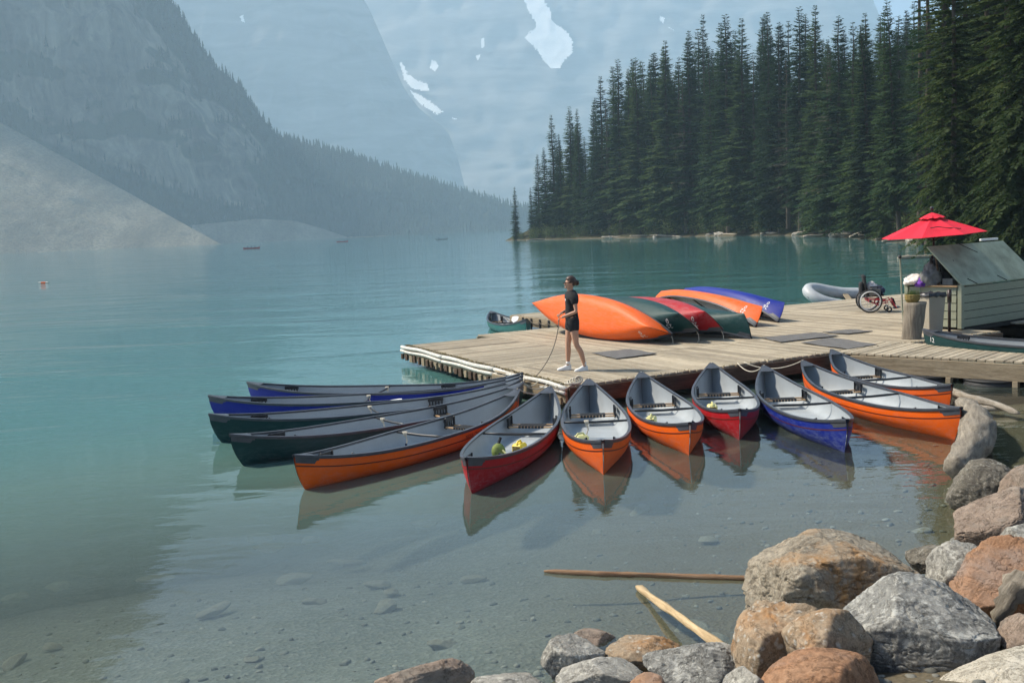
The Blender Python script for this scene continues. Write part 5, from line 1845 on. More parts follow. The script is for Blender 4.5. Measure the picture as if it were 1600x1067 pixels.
# ------------------------------------------------------------------ grey inflatable behind the dock
dg_ = thing('inflatable_dinghy', 'grey inflatable dinghy floating behind the dock left of the wheelchair', 'dinghy', (10.1, 32.6, 0.12), R(183))
dg_.scale = (.74, .74, .74)
dg_.rotation_euler = (R(-24), R(-3), R(183))
pts, rad = [], []
for k in range(41):
    t_ = k / 40
    a = (t_ - .5) * math.pi
    if t_ < .36: x, y = -1.9 + t_ / .36 * 2.4, -.62
    elif t_ > .64: x, y = -1.9 + (1 - t_) / .36 * 2.4, .62
    else:
        b = (t_ - .5) / .14 * math.pi / 2
        x, y = .5 + .75 * math.cos(b), .62 * math.sin(b)
    z = .34 + .36 * max(0, (x + .6) / 1.85) ** 1.4
    pts.append((x, y, z)); rad.append(.24 * (1 if 1 < k < 39 else .55))
MB().tube(pts, rad, 16).build('tube', M['inflatable_grey'], dg_, True)
mb = MB().tube([(p[0] * 1.0, p[1] * 1.34, p[2] - .02) if abs(p[1]) > .4 else (p[0] + .2, p[1] * 1.2, p[2] - .02) for p in pts[2:-2]], .035, 8)
mb.build('rubbing_strake', M['inflatable_dark'], dg_, True)
MB().box((-.6, 0, .10), (2.4, 1.0, .06), None, .02).build('floor', M['inflatable_dark'], dg_)
MB().box((-1.72, 0, .34), (.06, 1.0, .42), None, .01).build('transom', M['fascia_dark'], dg_)
MB().box((-.5, 0, .42), (.25, 1.0, .03), None, .008).build('bench', M['fascia_pale'], dg_)
for sy in (-1, 1):
    for x in (-1.2, -.3, .45):
        MB().ball((x, sy * .70, .52 + (.05 if x > .4 else 0)), (.05, .03, .05)).build('rope_patch', M['inflatable_dark'], dg_, True)
MB().box((.75, .44, .62), (.22, .02, .10), Matrix.Rotation(R(-40), 3, 'Z'), .004).build('badge', M['inflatable_dark'], dg_)

# ------------------------------------------------------------------ person on the dock
def skin_mesh(verts, edges, radii, root, sub=2, name='body'):
    me = bpy.data.meshes.new(name)
    me.from_pydata(verts, edges, [])
    o = bpy.data.objects.new(name, me)
    COL.objects.link(o)
    sk = o.modifiers.new('skin', 'SKIN')
    sk.use_smooth_shade = True
    sv = me.skin_vertices[0].data
    for i, r_ in enumerate(radii):
        sv[i].radius = r_ if isinstance(r_, tuple) else (r_, r_)
        sv[i].use_root = (i == root)
    sb = o.modifiers.new('sub', 'SUBSURF'); sb.levels = sub; sb.render_levels = sub
    dgp = bpy.context.evaluated_depsgraph_get()
    out = bpy.data.meshes.new_from_object(o.evaluated_get(dgp))
    bpy.data.objects.remove(o, do_unlink=True)
    out.polygons.foreach_set('use_smooth', [True] * len(out.polygons))
    return out

pp = at(896, 579, D)
person = thing('person', 'person in black shirt, shorts and white shoes standing on the dock, holding a rope', 'person', (pp.x, pp.y, D + .006), R(192))
# local frame: +X the way the person faces, +Y the left-hand side (towards the viewer)
class G:
    def __init__(s): s.v, s.e, s.r = [], [], []
    def p(s, co, r_, link=None):
        s.v.append(co); s.r.append(r_)
        if link is not None: s.e.append((link, len(s.v) - 1))
        return len(s.v) - 1
b = G()
pel = b.p((-.01, 0, .93), (.125, .115))
wai = b.p((0, 0, 1.06), (.105, .09), pel)
che = b.p((-.005, 0, 1.24), (.125, .10), wai)
sho = b.p((-.01, 0, 1.365), (.10, .075), che)
nk = b.p((.0, 0, 1.43), (.05, .05), sho)
hd0 = b.p((.015, 0, 1.49), (.06, .062), nk)
hd1 = b.p((.01, 0, 1.57), (.082, .095), hd0)
hd2 = b.p((.0, 0, 1.635), (.058, .07), hd1)
def leg(y, foot, knee):
    h = b.p((-.005, y, .86), (.088, .088), pel)
    th = b.p(((knee[0] - .005) * .5, y + (knee[1] - y) * .5, .66), (.078, .076), h)
    kn = b.p((knee[0], knee[1], .475), (.052, .052), th)
    cf = b.p((knee[0] * .45 + foot[0] * .55 - .018, knee[1] * .5 + foot[1] * .5, .335), (.055, .052), kn)
    an = b.p((foot[0] - .02, foot[1], .11), (.034, .034), cf)
    b.p((foot[0] - .01, foot[1], .05), (.036, .034), an)
leg(.085, (-.15, .13), (-.035, .115))        # near leg, set back
leg(-.085, (.085, -.12), (.055, -.10))       # far leg, set forward
def arm(sy, elbow, wrist):
    s0 = b.p((-.01, sy * .135, 1.355), (.052, .05), sho)
    s1 = b.p((-.015, sy * .175, 1.31), (.050, .048), s0)
    m_ = b.p(tuple(a * .5 + c * .5 for a, c in zip((-.015, sy * .185, 1.31), elbow)), (.042, .040), s1)
    e = b.p(elbow, (.034, .034), m_)
    f1 = b.p(tuple(a * .6 + c * .4 for a, c in zip(elbow, wrist)), (.033, .032), e)
    w = b.p(wrist, (.023, .021), f1)
    d = (Vector(wrist) - Vector(elbow)).normalized()
    pc = Vector(wrist) + d * .045 + Vector((0, 0, -.006))
    pm = b.p(tuple(pc), (.033, .020), w)
    return d, pc
dl, pl = arm(1, (-.03, .225, 1.065), (.175, .135, .985))
dr_, pr_ = arm(-1, (.0, -.215, 1.075), (.165, -.06, 1.035))
body_me = skin_mesh(b.v, b.e, b.r, pel)
# fingers: five short bent chains on each palm, curled round the rope
bmj = bmesh.new(); bmj.from_mesh(body_me)
def finger(base, d, side, ln, curl):
    p0 = Vector(base); q1 = p0 + d * ln * .45
    d2 = (d + Vector((0, 0, -1)) * curl).normalized(); q2 = q1 + d2 * ln * .32
    d3 = (d2 + Vector((0, 0, -1)) * curl - d * .5).normalized(); q3 = q2 + d3 * ln * .28
    m = skin_mesh([tuple(p0), tuple(q1), tuple(q2), tuple(q3)], [(0, 1), (1, 2), (2, 3)], [.0095, .009, .0085, .007], 0, 1, 'finger')
    bmj.from_mesh(m)
    bpy.data.meshes.remove(m)
for d, pc, sy in ((dl, pl, 1), (dr_, pr_, -1)):
    side = Vector((-d.y, d.x, 0)).normalized()
    for k, (o_, ln) in enumerate(((-.027, .066), (-.009, .076), (.009, .072), (.026, .058))):
        finger(pc + side * o_ + d * .018, d, side, ln, 1.0)
    finger(pc - side * .026 * sy + d * -.012 + Vector((0, 0, .004)), (d * .6 - side * sy * .7 + Vector((0, 0, .1))).normalized(), side, .058, .5)
# nose, chin and ears
for c, s_ in (((.098, 0, 1.545), (.016, .012, .018)), ((.082, 0, 1.49), (.022, .026, .02)), ((.0, .083, 1.55), (.018, .012, .028)), ((.0, -.083, 1.55), (.018, .012, .028)), ((.092, 0, 1.515), (.01, .022, .006))):
    r2 = bmesh.ops.create_icosphere(bmj, subdivisions=2, radius=1)
    for v in r2['verts']: v.co = Vector(c) + Vector((v.co.x * s_[0], v.co.y * s_[1], v.co.z * s_[2]))
bmj.to_mesh(body_me); bmj.free()
body_me.polygons.foreach_set('use_smooth', [True] * len(body_me.polygons))
body_me.materials.clear(); body_me.materials.append(M['skin'])
obj_from('body', body_me, person)
# shirt with short sleeves
s = G()
a0 = s.p((-.01, 0, .86), (.155, .132))
aa = s.p((-.008, 0, .96), (.150, .130), a0)
a1 = s.p((0, 0, 1.07), (.132, .112), aa); a2 = s.p((-.005, 0, 1.22), (.150, .128), a1); a3 = s.p((-.012, 0, 1.34), (.160, .118), a2)
a4 = s.p((-.01, 0, 1.40), (.105, .09), a3)
s.p((-.005, 0, 1.445), (.056, .056), a4)
for sy, el in ((1, (-.03, .225, 1.065)), (-1, (.0, -.215, 1.075))):
    b0 = s.p((-.012, sy * .135, 1.350), (.105, .095), a3); b1 = s.p((-.017, sy * .185, 1.30), (.084, .080), b0)
    s.p(tuple(a * .5 + c * .5 for a, c in zip((-.017, sy * .195, 1.28), el)), (.064, .062), b1)
me = skin_mesh(s.v, s.e, s.r, a0); me.materials.clear(); me.materials.append(M['black_cloth'])
obj_from('shirt', me, person)
s = G()
a0 = s.p((-.012, 0, .93), (.145, .128))
for y, kx in ((.085, -.03), (-.085, .03)):
    b0 = s.p((-.008, y, .83), (.112, .112), a0); s.p((kx * .5 - .004, y * 1.08, .66), (.104, .102), b0)
s.p((-.01, 0, 1.02), (.128, .112), a0)
me = skin_mesh(s.v, s.e, s.r, a0); me.materials.clear(); me.materials.append(M['black_cloth'])
obj_from('shorts', me, person)
# hair: a close cap, open at the face, and a low bun
bm = bmesh.new(); bmesh.ops.create_icosphere(bm, subdivisions=4, radius=1)
for v in bm.verts: v.co = Vector((v.co.x * .108 - .012, v.co.y * .093, v.co.z * .112 + 1.582))
dele = [f for f in bm.faces if (lambda c: c.x > .035 and c.z < 1.635 or c.z < 1.515 + (.05 if c.x > -.02 else 0))(f.calc_center_median())]
bmesh.ops.delete(bm, geom=dele, context='FACES')
me = bpy.data.meshes.new('hair'); bm.to_mesh(me); bm.free()
me.polygons.foreach_set('use_smooth', [True] * len(me.polygons)); me.materials.append(M['hair'])
hair = obj_from('hair', me, person)
md = hair.modifiers.new('thick', 'SOLIDIFY'); md.thickness = .012
MB().ball((-.125, 0, 1.56), (.042, .044, .052)).build('bun', M['hair'], hair, True)
mb = MB().tube([(.094, -.07, 1.573), (.108, -.03, 1.572), (.110, 0, 1.574), (.108, .03, 1.572), (.094, .07, 1.573)], [.009, .015, .006, .015, .009], 8)
mb.tube([(.09, .075, 1.575), (.0, .092, 1.572)], .005, 5).tube([(.09, -.075, 1.575), (.0, -.092, 1.572)], .005, 5)
mb.build('sunglasses', M['dark_glass'], person, True)
MB().box((.116, .06, 1.275), (.004, .035, .035), None, .001).build('shirt_emblem', M['white_paint'], person)
for (fx, fy), yaw in (((-.15, .13), .25), ((.085, -.12), -.1)):
    sh_ = obj_from('shoe', None, person); sh_.location = (fx, fy, 0); sh_.rotation_euler = (0, 0, yaw)
    mb = MB()
    prof = [(-.075, .030, .085), (-.055, .036, .105), (-.02, .038, .11), (.03, .040, .085), (.08, .044, .060), (.13, .042, .048), (.165, .030, .036), (.18, .012, .025)]
    for x, w, h_ in prof:
        for k in range(8):
            a = math.pi * k / 7
            mb.v.append((x, w * math.cos(a), .018 + (h_ - .018) * math.sin(a) ** .8))
    for i in range(len(prof) - 1):
        for k in range(7): mb.f.append((i * 8 + k, (i + 1) * 8 + k, (i + 1) * 8 + k + 1, i * 8 + k + 1))
    mb.f.append(tuple(range(8)))
    mb.build('upper', M['shoe_white'], sh_, True)
    mb = MB()
    for z in (0, .022):
        for x, w, h_ in prof: mb.v += [(x, w + .004, z), (x, -w - .004, z)]
    nP = len(prof)
    for i in range(nP - 1):
        for q0 in (0, 1): mb.f.append((2 * i + q0, 2 * (i + 1) + q0, 2 * nP + 2 * (i + 1) + q0, 2 * nP + 2 * i + q0))
        mb.f.append((2 * i, 2 * i + 1, 2 * i + 3, 2 * i + 2)); mb.f.append((2 * nP + 2 * i, 2 * nP + 2 * i + 1, 2 * nP + 2 * i + 3, 2 * nP + 2 * i + 2))
    mb.f += [(0, 1, 2 * nP + 1, 2 * nP), (2 * nP - 2, 2 * nP - 1, 4 * nP - 1, 4 * nP - 2)]
    mb.build('sole', M['white_paint'], sh_)
    MB().tube([(-.02, 0, .10), (-.022, 0, .15)], .038, 10).build('sock', M['shoe_white'], sh_, True)
# the rope held in the hands, running down to the dock edge
Mw = Matrix.Translation(person.location) @ Matrix.Rotation(R(192), 4, 'Z')
hand = Mw @ (pl + dl * .05 + Vector((0, 0, -.02)))
hand2 = Mw @ (pr_ + dr_ * .05 + Vector((0, 0, -.02)))
end = at(838, 590, D) + Vector((0, 0, .03))
cv = [hand2, (hand2 + hand) / 2 + Vector((0, 0, -.02)), hand, hand + Vector((-.02, -.02, -.14))]
q0, q1, q2 = cv[-1], Vector((hand.x - .12, hand.y - .15, D + .30)), end
for k in range(1, 15):
    t_ = k / 14
    cv.append(q0 * (1 - t_) ** 2 + q1 * 2 * t_ * (1 - t_) + q2 * t_ ** 2)
tag(MB().tube(cv, .008, 6).build('held_rope', M['rope_dark'], None, True), 'thin rope hanging from the hands of the standing person down to the dock edge', 'rope')

# ------------------------------------------------------------------ boats and floats out on the lake
def far_boat(px, py, L, yaw, hull, label, n, zcol):
    q = at(px, py, 0)
    t = canoe('canoe', label, hull, 'canoes out on the lake', False)
    t.location = (q.x, q.y, 0); t.rotation_euler = (0, 0, yaw); t.scale = (L / CL, 1.1, 1.1)
    for k in range(n):
        s_ = (-.45, .4, 0)[k]
        c = Vector((q.x, q.y, 0)) + Vector((math.cos(yaw), math.sin(yaw), 0)) * s_ * L / 2
        pr = thing('person', 'person paddling %s in the tiny %s' % (('in front', 'behind', 'in the middle')[k], zcol), 'person', (c.x, c.y, .1), yaw)
        me = skin_mesh([(0, 0, .12), (0, 0, .35), (0, 0, .58), (0, 0, .70), (.02, 0, .84), (.2, .2, .38), (.2, -.2, .38), (0, .2, .55), (0, -.2, .55), (.3, .09, .1), (.3, -.09, .1)],
                       [(0, 1), (1, 2), (2, 3), (3, 4), (2, 7), (2, 8), (7, 5), (8, 6), (0, 9), (0, 10)], [.16, .15, .16, .06, .11, .04, .04, .06, .06, .08, .08], 0, 1)
        me.materials.clear(); me.materials.append(M['black_cloth' if k else 'navy_cloth'])
        obj_from('body', me, pr)
far_boat(393, 388.5, 5.6, .15, 'hull_red', 'tiny dark red canoe with paddlers in front of the scree slope', 3, 'dark red canoe before the scree')
far_boat(535, 378.0, 5.6, .1, 'hull_red', 'tiny red canoe far out near the middle of the lake', 2, 'red canoe near mid-lake')
far_boat(690, 374.5, 4.6, .1, 'canoe_inside', 'tiny white boat far out near the end of the lake', 1, 'white boat far out')
q = at(68, 443, 0)
fl = thing('float', 'small pale orange float drifting alone on the left of the lake', 'float', (q.x, q.y, 0))
MB().tube([(-.42, 0, .05), (.42, 0, .05)], [.09, .09], 10).build('body', M['boom_white'], fl)
MB().tube([(-.2, 0, .05), (.2, 0, .05)], .095, 10).build('band', M['hull_orange'], fl)
# ------------------------------------------------------------------ shore rocks
mat_rock('rock_greybrown', (0.13, 0.105, 0.075), (0.28, 0.235, 0.17), (0.42, 0.365, 0.28), stain=(0.34, 0.165, 0.045), stain_amt=0.22, lichen=0.25, lichen_col=(0.40, 0.37, 0.30), scale=2.6)
mat_rock('rock_lichen', (0.09, 0.088, 0.078), (0.20, 0.195, 0.175), (0.34, 0.335, 0.31), lichen=0.7, lichen_col=(0.52, 0.51, 0.46), scale=3.0)
mat_rock('rock_tan', (0.17, 0.12, 0.072), (0.32, 0.235, 0.15), (0.45, 0.35, 0.245), stain=(0.34, 0.165, 0.055), stain_amt=0.25, lichen=0.1, scale=2.6)
mat_rock('rock_rust', (0.20, 0.095, 0.048), (0.34, 0.17, 0.085), (0.43, 0.26, 0.155), stain=(0.26, 0.20, 0.165), stain_amt=0.3, scale=2.4)
mat_rock('rock_pink', (0.15, 0.105, 0.078), (0.27, 0.20, 0.15), (0.38, 0.30, 0.235), stain=(0.20, 0.18, 0.15), stain_amt=0.3, scale=2.6)
mat_rock('rock_dark', (0.055, 0.048, 0.038), (0.135, 0.12, 0.095), (0.25, 0.225, 0.18), lichen=0.3, lichen_col=(0.36, 0.34, 0.29), scale=3.2)
mat_rock('rock_pale', (0.36, 0.315, 0.235), (0.50, 0.45, 0.36), (0.62, 0.575, 0.485), speck=0.7, scale=2.2)
mat_rock('rock_grey', (0.14, 0.13, 0.105), (0.28, 0.265, 0.23), (0.44, 0.42, 0.375), lichen=0.6, lichen_col=(0.55, 0.53, 0.46), scale=2.8)
mat_rock('rock_sunk', (0.20, 0.185, 0.14), (0.28, 0.26, 0.205), (0.36, 0.335, 0.27), scale=2.5, wet=False)

_ico = {}
def ico_dirs(sub):
    if sub not in _ico:
        bm = bmesh.new()
        bmesh.ops.create_icosphere(bm, subdivisions=sub, radius=1)
        co = np.array([v.co[:] for v in bm.verts]); co /= np.linalg.norm(co, axis=1)[:, None]
        f = np.array([[v.index for v in fc.verts] for fc in bm.faces])
        bm.free()
        _ico[sub] = (co, f)
    return _ico[sub]

def rock_mesh(name, half, seed, sub=6, cuts=9, sharp=40.0, rough=1.15, cutlo=.50, cuthi=.86, extra=()):
    d, f = ico_dirs(sub)
    r_ = np.random.RandomState(seed)
    planes = []
    for k in range(cuts):
        n = r_.normal(size=3); n /= np.linalg.norm(n)
        planes.append((n, r_.uniform(cutlo, cuthi)))
    for n, h in extra:
        n = np.array(n, float); planes.append((n / np.linalg.norm(n), h))
    for k in range(cuts // 2):                # second family of flatter breaks
        n = r_.normal(size=3) * np.array([1, 1, .6]); n /= np.linalg.norm(n)
        planes.append((n, r_.uniform(.66, .86)))
    inv = np.ones(len(d))                     # soft intersection of ball and half-spaces
    acc = inv ** sharp
    for n, h in planes:
        c = np.maximum(d @ n, 1e-4) / h
        acc = acc + c ** sharp
    rad = acc ** (-1 / sharp)
    p = d * rad[:, None]
    big = fbm(p * 1.3 + seed, 3, seed) * .09
    mid_ = fbm(p * 3.6 + seed, 4, seed + 3, ridged=True) * .032 * rough
    fine = fbm(p * 11 + seed, 4, seed + 7, gain=.6) * .014 * rough
    crack = fbm(p * np.array([2.2, 2.2, 5.5]) + seed * 2, 3, seed + 11)
    crack = -np.exp(-(crack / .028) ** 2) * .034 * rough
    c2 = fbm(p * np.array([5.5, 3.0, 3.0]) + seed * 3, 3, seed + 19)
    crack = crack - np.exp(-(c2 / .03) ** 2) * .016 * rough
    p = p * (1 + big + mid_ + fine + crack)[:, None]
    me = fast_mesh(name, p * np.array(half), f, True)
    return me

def rock(px, py, Y, half, rot, seed, mat, label, sub=6, group='boulders on the near shore', **kw):
    c = aty(px, py, Y)
    me = rock_mesh('boulder', half, seed, sub, **kw)
    me.materials.append(M[mat])
    o = obj_from('boulder', me)
    o.location = c
    o.rotation_euler = tuple(R(a) for a in rot)
    return tag(o, label, 'rock', group)

rock(1310, 920, 7.75, (.735, .60, .49), (0, 3, 0), 3, 'rock_greybrown', 'largest boulder, grey-brown and cracked with an orange lower left side, standing in the water', 7, cuts=0, extra=[((-.05, -.15, 1), .74), ((.42, -.1, .9), .70), ((.8, .1, .6), .76), ((-.95, -.25, .12), .80), ((-.45, -.85, -.25), .74), ((.25, -.9, .35), .66), ((-.6, .1, .8), .80), ((.1, .9, .4), .7)])
rock(1440, 1010, 6.35, (.58, .52, .44), (0, 4, 0), 8, 'rock_lichen', 'grey boulder splashed with white lichen in front of the largest boulder', 7, cuts=1, extra=[((-.5, -.85, -.05), .60), ((.12, -.35, .93), .66), ((.92, -.35, .1), .76), ((.55, -.1, .8), .74), ((-.75, .1, .65), .72), ((.3, -.95, .0), .72)])
rock(1232, 1030, 6.45, (.34, .34, .42), (0, -24, 20), 5, 'rock_tan', 'tan sandstone boulder leaning against the lower left of the largest boulder', cuts=7)
rock(1305, 1022, 6.15, (.34, .30, .28), (0, 10, 0), 12, 'rock_tan', 'rounded tan boulder between the lichen boulder and the leaning tan boulder', cuts=5)
rock(1300, 1080, 5.75, (.40, .34, .22), (0, 5, 10), 14, 'rock_rust', 'reddish boulder at the bottom picture edge below the rounded tan boulder', cuts=6)
rock(1498, 905, 7.35, (.27, .26, .27), (10, 0, 30), 16, 'rock_grey', 'pale grey knobbly boulder right behind the lichen boulder', cuts=9)
rock(1464, 872, 8.2, (.24, .22, .17), (0, 14, -20), 18, 'rock_dark', 'small dark streaky boulder at the right shoulder of the largest boulder', cuts=9, rough=1.5)
rock(1558, 818, 8.6, (.46, .34, .26), (0, -24, 10), 21, 'rock_pink', 'pinkish smooth boulder on the right below the driftwood log', 7, cuts=7)
rock(1540, 766, 10.3, (.40, .34, .30), (0, 4, -15), 24, 'rock_dark', 'dark grey boulder at the foot of the driftwood log', cuts=7)
rock(1568, 930, 6.95, (.32, .34, .42), (0, 20, 10), 27, 'rock_rust', 'rust orange boulder at the right picture edge', 7, cuts=7)
rock(1612, 852, 7.7, (.26, .25, .20), (0, 0, 0), 29, 'rock_grey', 'pale boulder at the right edge above the rust orange one', cuts=8)
rock(1600, 1012, 6.1, (.20, .24, .20), (0, 10, 0), 33, 'rock_pink', 'brown boulder at the right edge below the rust orange one', cuts=7)
rock(1588, 1085, 5.6, (.52, .34, .20), (0, -14, 10), 36, 'rock_pale', 'pale speckled slab in the lower right corner', 7, cuts=5)
rock(898, 1040, 6.75, (.22, .22, .24), (0, 0, 0), 40, 'rock_grey', 'light grey jagged boulder at the bottom, left of two others', cuts=9, rough=1.4)
rock(945, 1062, 6.45, (.30, .22, .18), (0, 6, 0), 43, 'rock_grey', 'low grey boulder in front of the jagged one at the bottom edge', cuts=8)
rock(1010, 1030, 6.85, (.30, .24, .17), (0, 4, 0), 46, 'rock_tan', 'smooth tan boulder behind the grey ones at the bottom edge', cuts=4)
rock(1096, 1062, 6.55, (.42, .30, .26), (0, 16, 0), 49, 'rock_lichen', 'broad grey boulder at the bottom edge beside the split pole', 7, cuts=7)
rock(662, 1066, 6.65, (.36, .22, .13), (0, -6, 8), 52, 'rock_pink', 'low brown boulder at the bottom edge, leftmost on the shore', cuts=8, rough=1.3)
rock(798, 1078, 6.5, (.28, .22, .12), (0, 0, 0), 55, 'rock_grey', 'flat grey boulder at the bottom edge right of the leftmost one', cuts=7)
rock(1012, 1076, 5.9, (.11, .10, .09), (0, 0, 0), 58, 'rock_rust', 'small reddish stone at the bottom edge among the grey boulders', 5, cuts=5)
rock(1180, 1098, 5.8, (.26, .24, .20), (0, 0, 0), 61, 'rock_grey', 'grey boulder mostly below the bottom edge by the foot of the split pole', cuts=7)
rock(1660, 935, 7.2, (.5, .5, .45), (0, 0, 0), 64, 'rock_grey', 'grey boulder just beyond the right picture edge', 6, cuts=8)
rock(1650, 790, 9.4, (.55, .5, .42), (0, 0, 20), 67, 'rock_pink', 'boulder just beyond the right picture edge near the driftwood', 6, cuts=8)
rock(922, 962, 7.35, (.23, .20, .115), (0, 6, 0), 70, 'rock_pink', 'small boulder just breaking the water surface near the bottom', cuts=6)
for o in bpy.data.objects:
    if o.name.startswith('boulder') and 'breaking' in o.get('label', ''): o.location.z = -.052

# stones lying under water
sunk = [(820, 803, 'round'), (885, 832, ''), (932, 835, ''), (405, 842, ''), (418, 857, ''), (485, 845, ''), (280, 838, ''), (590, 915, ''), (612, 927, ''), (602, 950, ''), (490, 942, ''), (395, 1032, ''), (80, 1012, ''), (22, 1035, ''), (24, 935, ''), (90, 918, ''), (140, 832, ''), (335, 955, ''), (660, 820, ''), (640, 843, ''), (1105, 845, ''), (1000, 800, ''), (1440, 832, ''), (1080, 985, ''), (1120, 1000, ''), (740, 905, ''), (690, 1010, ''), (245, 905, ''), (465, 905, ''), (540, 880, '')]
SUNK_ME = []
for k in range(4):
    me = rock_mesh('sunken_stone', (1, 1, 1), 80 + k, 4, cuts=5)
    me.materials.append(M['rock_sunk'])
    SUNK_ME.append(me)
rr = random.Random(4)
for k, (px, py, _) in enumerate(sunk):
    p = at(px, py, 0)
    for _i in range(4):                       # look through the surface down to the bed
        p = at(px, py, float(bed_z(np.array([p.x]), np.array([p.y]))[0]))
    o = obj_from('sunken_stone', SUNK_ME[k % 4])
    s_ = rr.uniform(.07, .15) * (p.y / 9)
    o.scale = (s_ * rr.uniform(1.0, 1.4), s_ * rr.uniform(.8, 1.1), min(.05, s_ * .3))
    o.rotation_euler = (rr.uniform(-.1, .1), rr.uniform(-.1, .1), rr.uniform(0, 6.28))
    o.location = (p.x, p.y, p.z + .015)
    tag(o, 'pale flat stone under the clear water, %s counting from the left picture edge' % ORD[sorted(q_[0] for q_ in sunk).index(px)], 'stone', 'stones lying under the shallow water')

# ------------------------------------------------------------------ driftwood
def driftlog(name, path, radii, seed, mat, label, cat='log', m=16, jag=.10, twist=.0):
    path = [Vector(p) for p in path]
    n = len(path)
    V, F = [], []
    r_ = np.random.RandomState(seed)
    ctr = sum(path, Vector()) / n
    Q = (path[-1] - path[0]).to_track_quat('X', 'Z')
    path = [Q.inverted() @ (p - ctr) for p in path]
    prev = None
    for i, p in enumerate(path):
        t = (path[min(i + 1, n - 1)] - path[max(i - 1, 0)]).normalized()
        a = Vector((0, 0, 1)).cross(t) if prev is None else prev - t * prev.dot(t)
        a.normalize(); prev = a
        b = t.cross(a)
        for k in range(m):
            an = 2 * math.pi * k / m + twist * i
            q = np.array([[math.cos(an) * 1.6 + seed, math.sin(an) * 1.6, i * .35]])
            rr_ = radii[i] * (1 + float(fbm(q, 3, seed)[0]) * jag * 2.2)
            V.append(p + a * math.cos(an) * rr_ + b * math.sin(an) * rr_)
    for i in range(n - 1):
        for k in range(m): F.append((i * m + k, i * m + (k + 1) % m, (i + 1) * m + (k + 1) % m, (i + 1) * m + k))
    F.append(tuple(range(m - 1, -1, -1))); F.append(tuple((n - 1) * m + k for k in range(m)))
    o = mesh_obj(name, V, F, M[mat], None, True)
    o.location = ctr
    o.rotation_mode = 'QUATERNION'; o.rotation_quaternion = Q
    return tag(o, label, cat)
def spline(pts, n):
    P = [Vector(p) for p in pts]
    out = []
    for i in range(n):
        t = i / (n - 1) * (len(P) - 1)
        k = min(int(t), len(P) - 2); u = t - k
        p0, p1, p2, p3 = P[max(k - 1, 0)], P[k], P[k + 1], P[min(k + 2, len(P) - 1)]
        out.append(.5 * ((2 * p1) + (p2 - p0) * u + (2 * p0 - 5 * p1 + 4 * p2 - p3) * u * u + (3 * p1 - p0 - 3 * p2 + p3) * u ** 3))
    return out
n = 44
path = spline([at(1500, 628, .22), at(1521, 650, .22), at(1528, 680, .20), at(1514, 706, .18), at(1492, 732, .16)], n)
driftlog('driftwood_log', path, [max(.03, (.05 + .155 * math.sin(min(1, (i + 1) / 16) * 1.57)) * (1 - .45 * max(0, (i - 25) / 18) ** 1.5)) for i in range(n)], 5, 'driftwood_y', 'big bleached curved driftwood log beside the bow of the right orange canoe', m=40, jag=.13)
path = spline([at(1486, 612, .12), at(1520, 624, .13), at(1560, 634, .10), at(1592, 646, .05)], 14)
driftlog('driftwood_log', path, [.05, .07, .075, .07, .07, .075, .07, .06, .05, .045, .04, .04, .03, .015], 9, 'driftwood', 'splintered pale driftwood piece lying beyond the big curved log', jag=.25)
path = spline([at(1492, 628, .05), at(1530, 636, .06), at(1570, 640, .04)], 10)
driftlog('driftwood_log', path, [.03, .045, .05, .05, .045, .04, .04, .035, .03, .015], 13, 'driftwood', 'thin dark-edged driftwood stick touching the splintered piece', jag=.25)
path = spline([at(850, 892, .012), at(930, 896, .014), at(1010, 898, .012), at(1100, 901, .014), at(1180, 903, .012)], 30)
driftlog('floating_stick', path, [.010 + .012 * abs(math.sin(i * .9)) * .3 + .012 * min(1, i / 4) for i in range(30)], 17, 'stick_brown', 'long thin brown stick floating level in front of the largest boulder', 'stick', 8, .2)
path = spline([at(998, 918, .02), aty(1085, 980, 7.15), aty(1178, 1042, 6.45)], 16)
driftlog('split_pole', path, [(.026 + .012 * i / 15) * (1 + .12 * math.sin(i * 2.1)) for i in range(16)], 21, 'driftwood_tan', 'split pale wooden pole slanting from the water up to the boulders', 'pole', 10, .45)
path = spline([aty(1562, 985, 6.55), aty(1572, 950, 6.5), aty(1588, 920, 6.5), aty(1610, 905, 6.5)], 14)
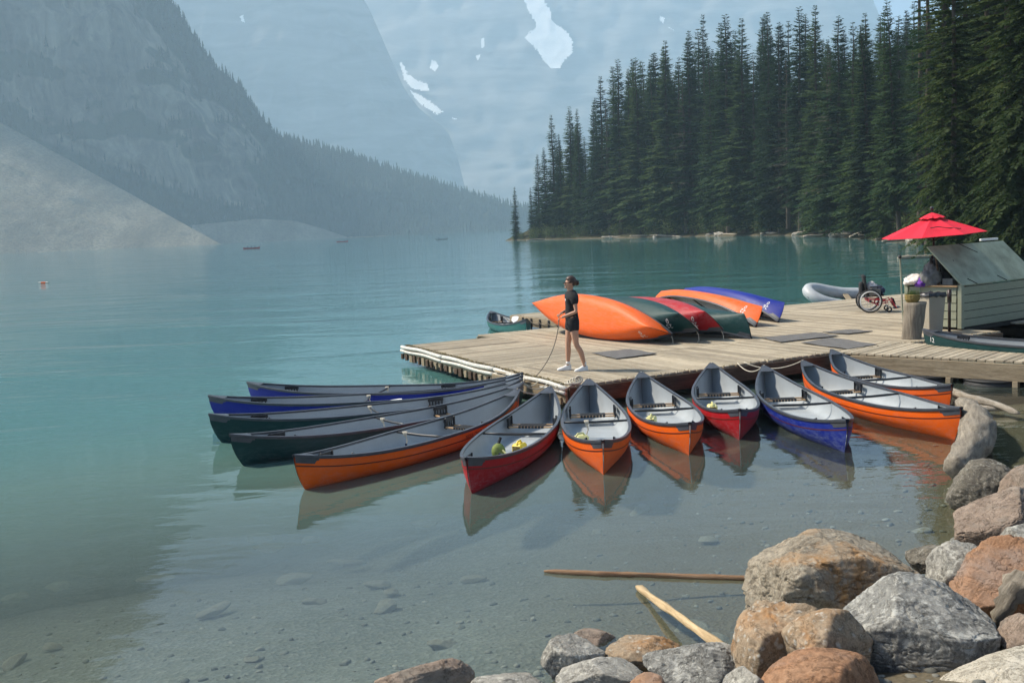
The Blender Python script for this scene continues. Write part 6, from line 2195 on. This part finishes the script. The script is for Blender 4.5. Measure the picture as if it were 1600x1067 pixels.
driftlog('driftwood_stump', path, [.03, .045, .04, .055, .05, .065, .055, .075, .065, .08, .07, .085, .075, .07], 25, 'driftwood_y', 'gnarled driftwood stump wedged among the boulders at the right edge', 'driftwood', 20, .45)

# ------------------------------------------------------------------ pebbles and cobbles on the bed and between the boulders
pr_ = np.random.RandomState(99)
base = []
for k in range(5):
    d_, f_ = ico_dirs(2)
    q_ = d_ * (1 + fbm(d_ * 1.4 + k * 9, 2, k + 5) * .35)[:, None]
    base.append((q_, f_))
V_, F_, nv = [], [], 0
X_ = pr_.uniform(-8.5, 7.0, 30000); Y_ = pr_.uniform(4.5, 15.0, 30000)
D_ = shore_dist(X_, Y_)
ok = (D_ > -1.6) & (D_ < 6.5) & ((D_ < 0) | (pr_.rand(30000) > D_ / 7.5))
X_, Y_, D_ = X_[ok][:3200], Y_[ok][:3200], D_[ok][:3200]
Z_ = bedf(X_[None, :], Y_[None, :])[0]
for k in range(len(X_)):
    r_ = .007 + .028 * pr_.rand() ** 4 + (.03 * pr_.rand() if D_[k] < 0 else 0)
    q_, f_ = base[k % 5]
    a = pr_.rand() * 6.28
    c, s_ = math.cos(a), math.sin(a)
    sc_ = r_ * np.array([pr_.uniform(.9, 1.5), pr_.uniform(.7, 1.1), pr_.uniform(.35, .7)])
    P_ = q_ * sc_
    V_.append(np.stack([P_[:, 0] * c - P_[:, 1] * s_ + X_[k], P_[:, 0] * s_ + P_[:, 1] * c + Y_[k], P_[:, 2] + Z_[k] + sc_[2] * .3], 1))
    F_.append(f_ + nv); nv += len(P_)
me = fast_mesh('pebbles', np.vstack(V_), np.vstack(F_), True)
g = NT('pebble_stone')
geo = g.n("ShaderNodeNewGeometry")
rnd = geo.outputs['Random Per Island']
col = g.ramp(rnd, [(0.0, (0.10, 0.10, 0.088)), (0.35, (0.155, 0.152, 0.132)), (0.75, (0.21, 0.203, 0.175)), (1.0, (0.32, 0.305, 0.265))])
g.principled(col, 0.85, 0.0, None, 0.25)
me.materials.append(g.m)
tag(obj_from('pebbles', me), 'small pebbles and cobbles strewn over the shallow lake bed and between the boulders', 'pebbles', kind='stuff')
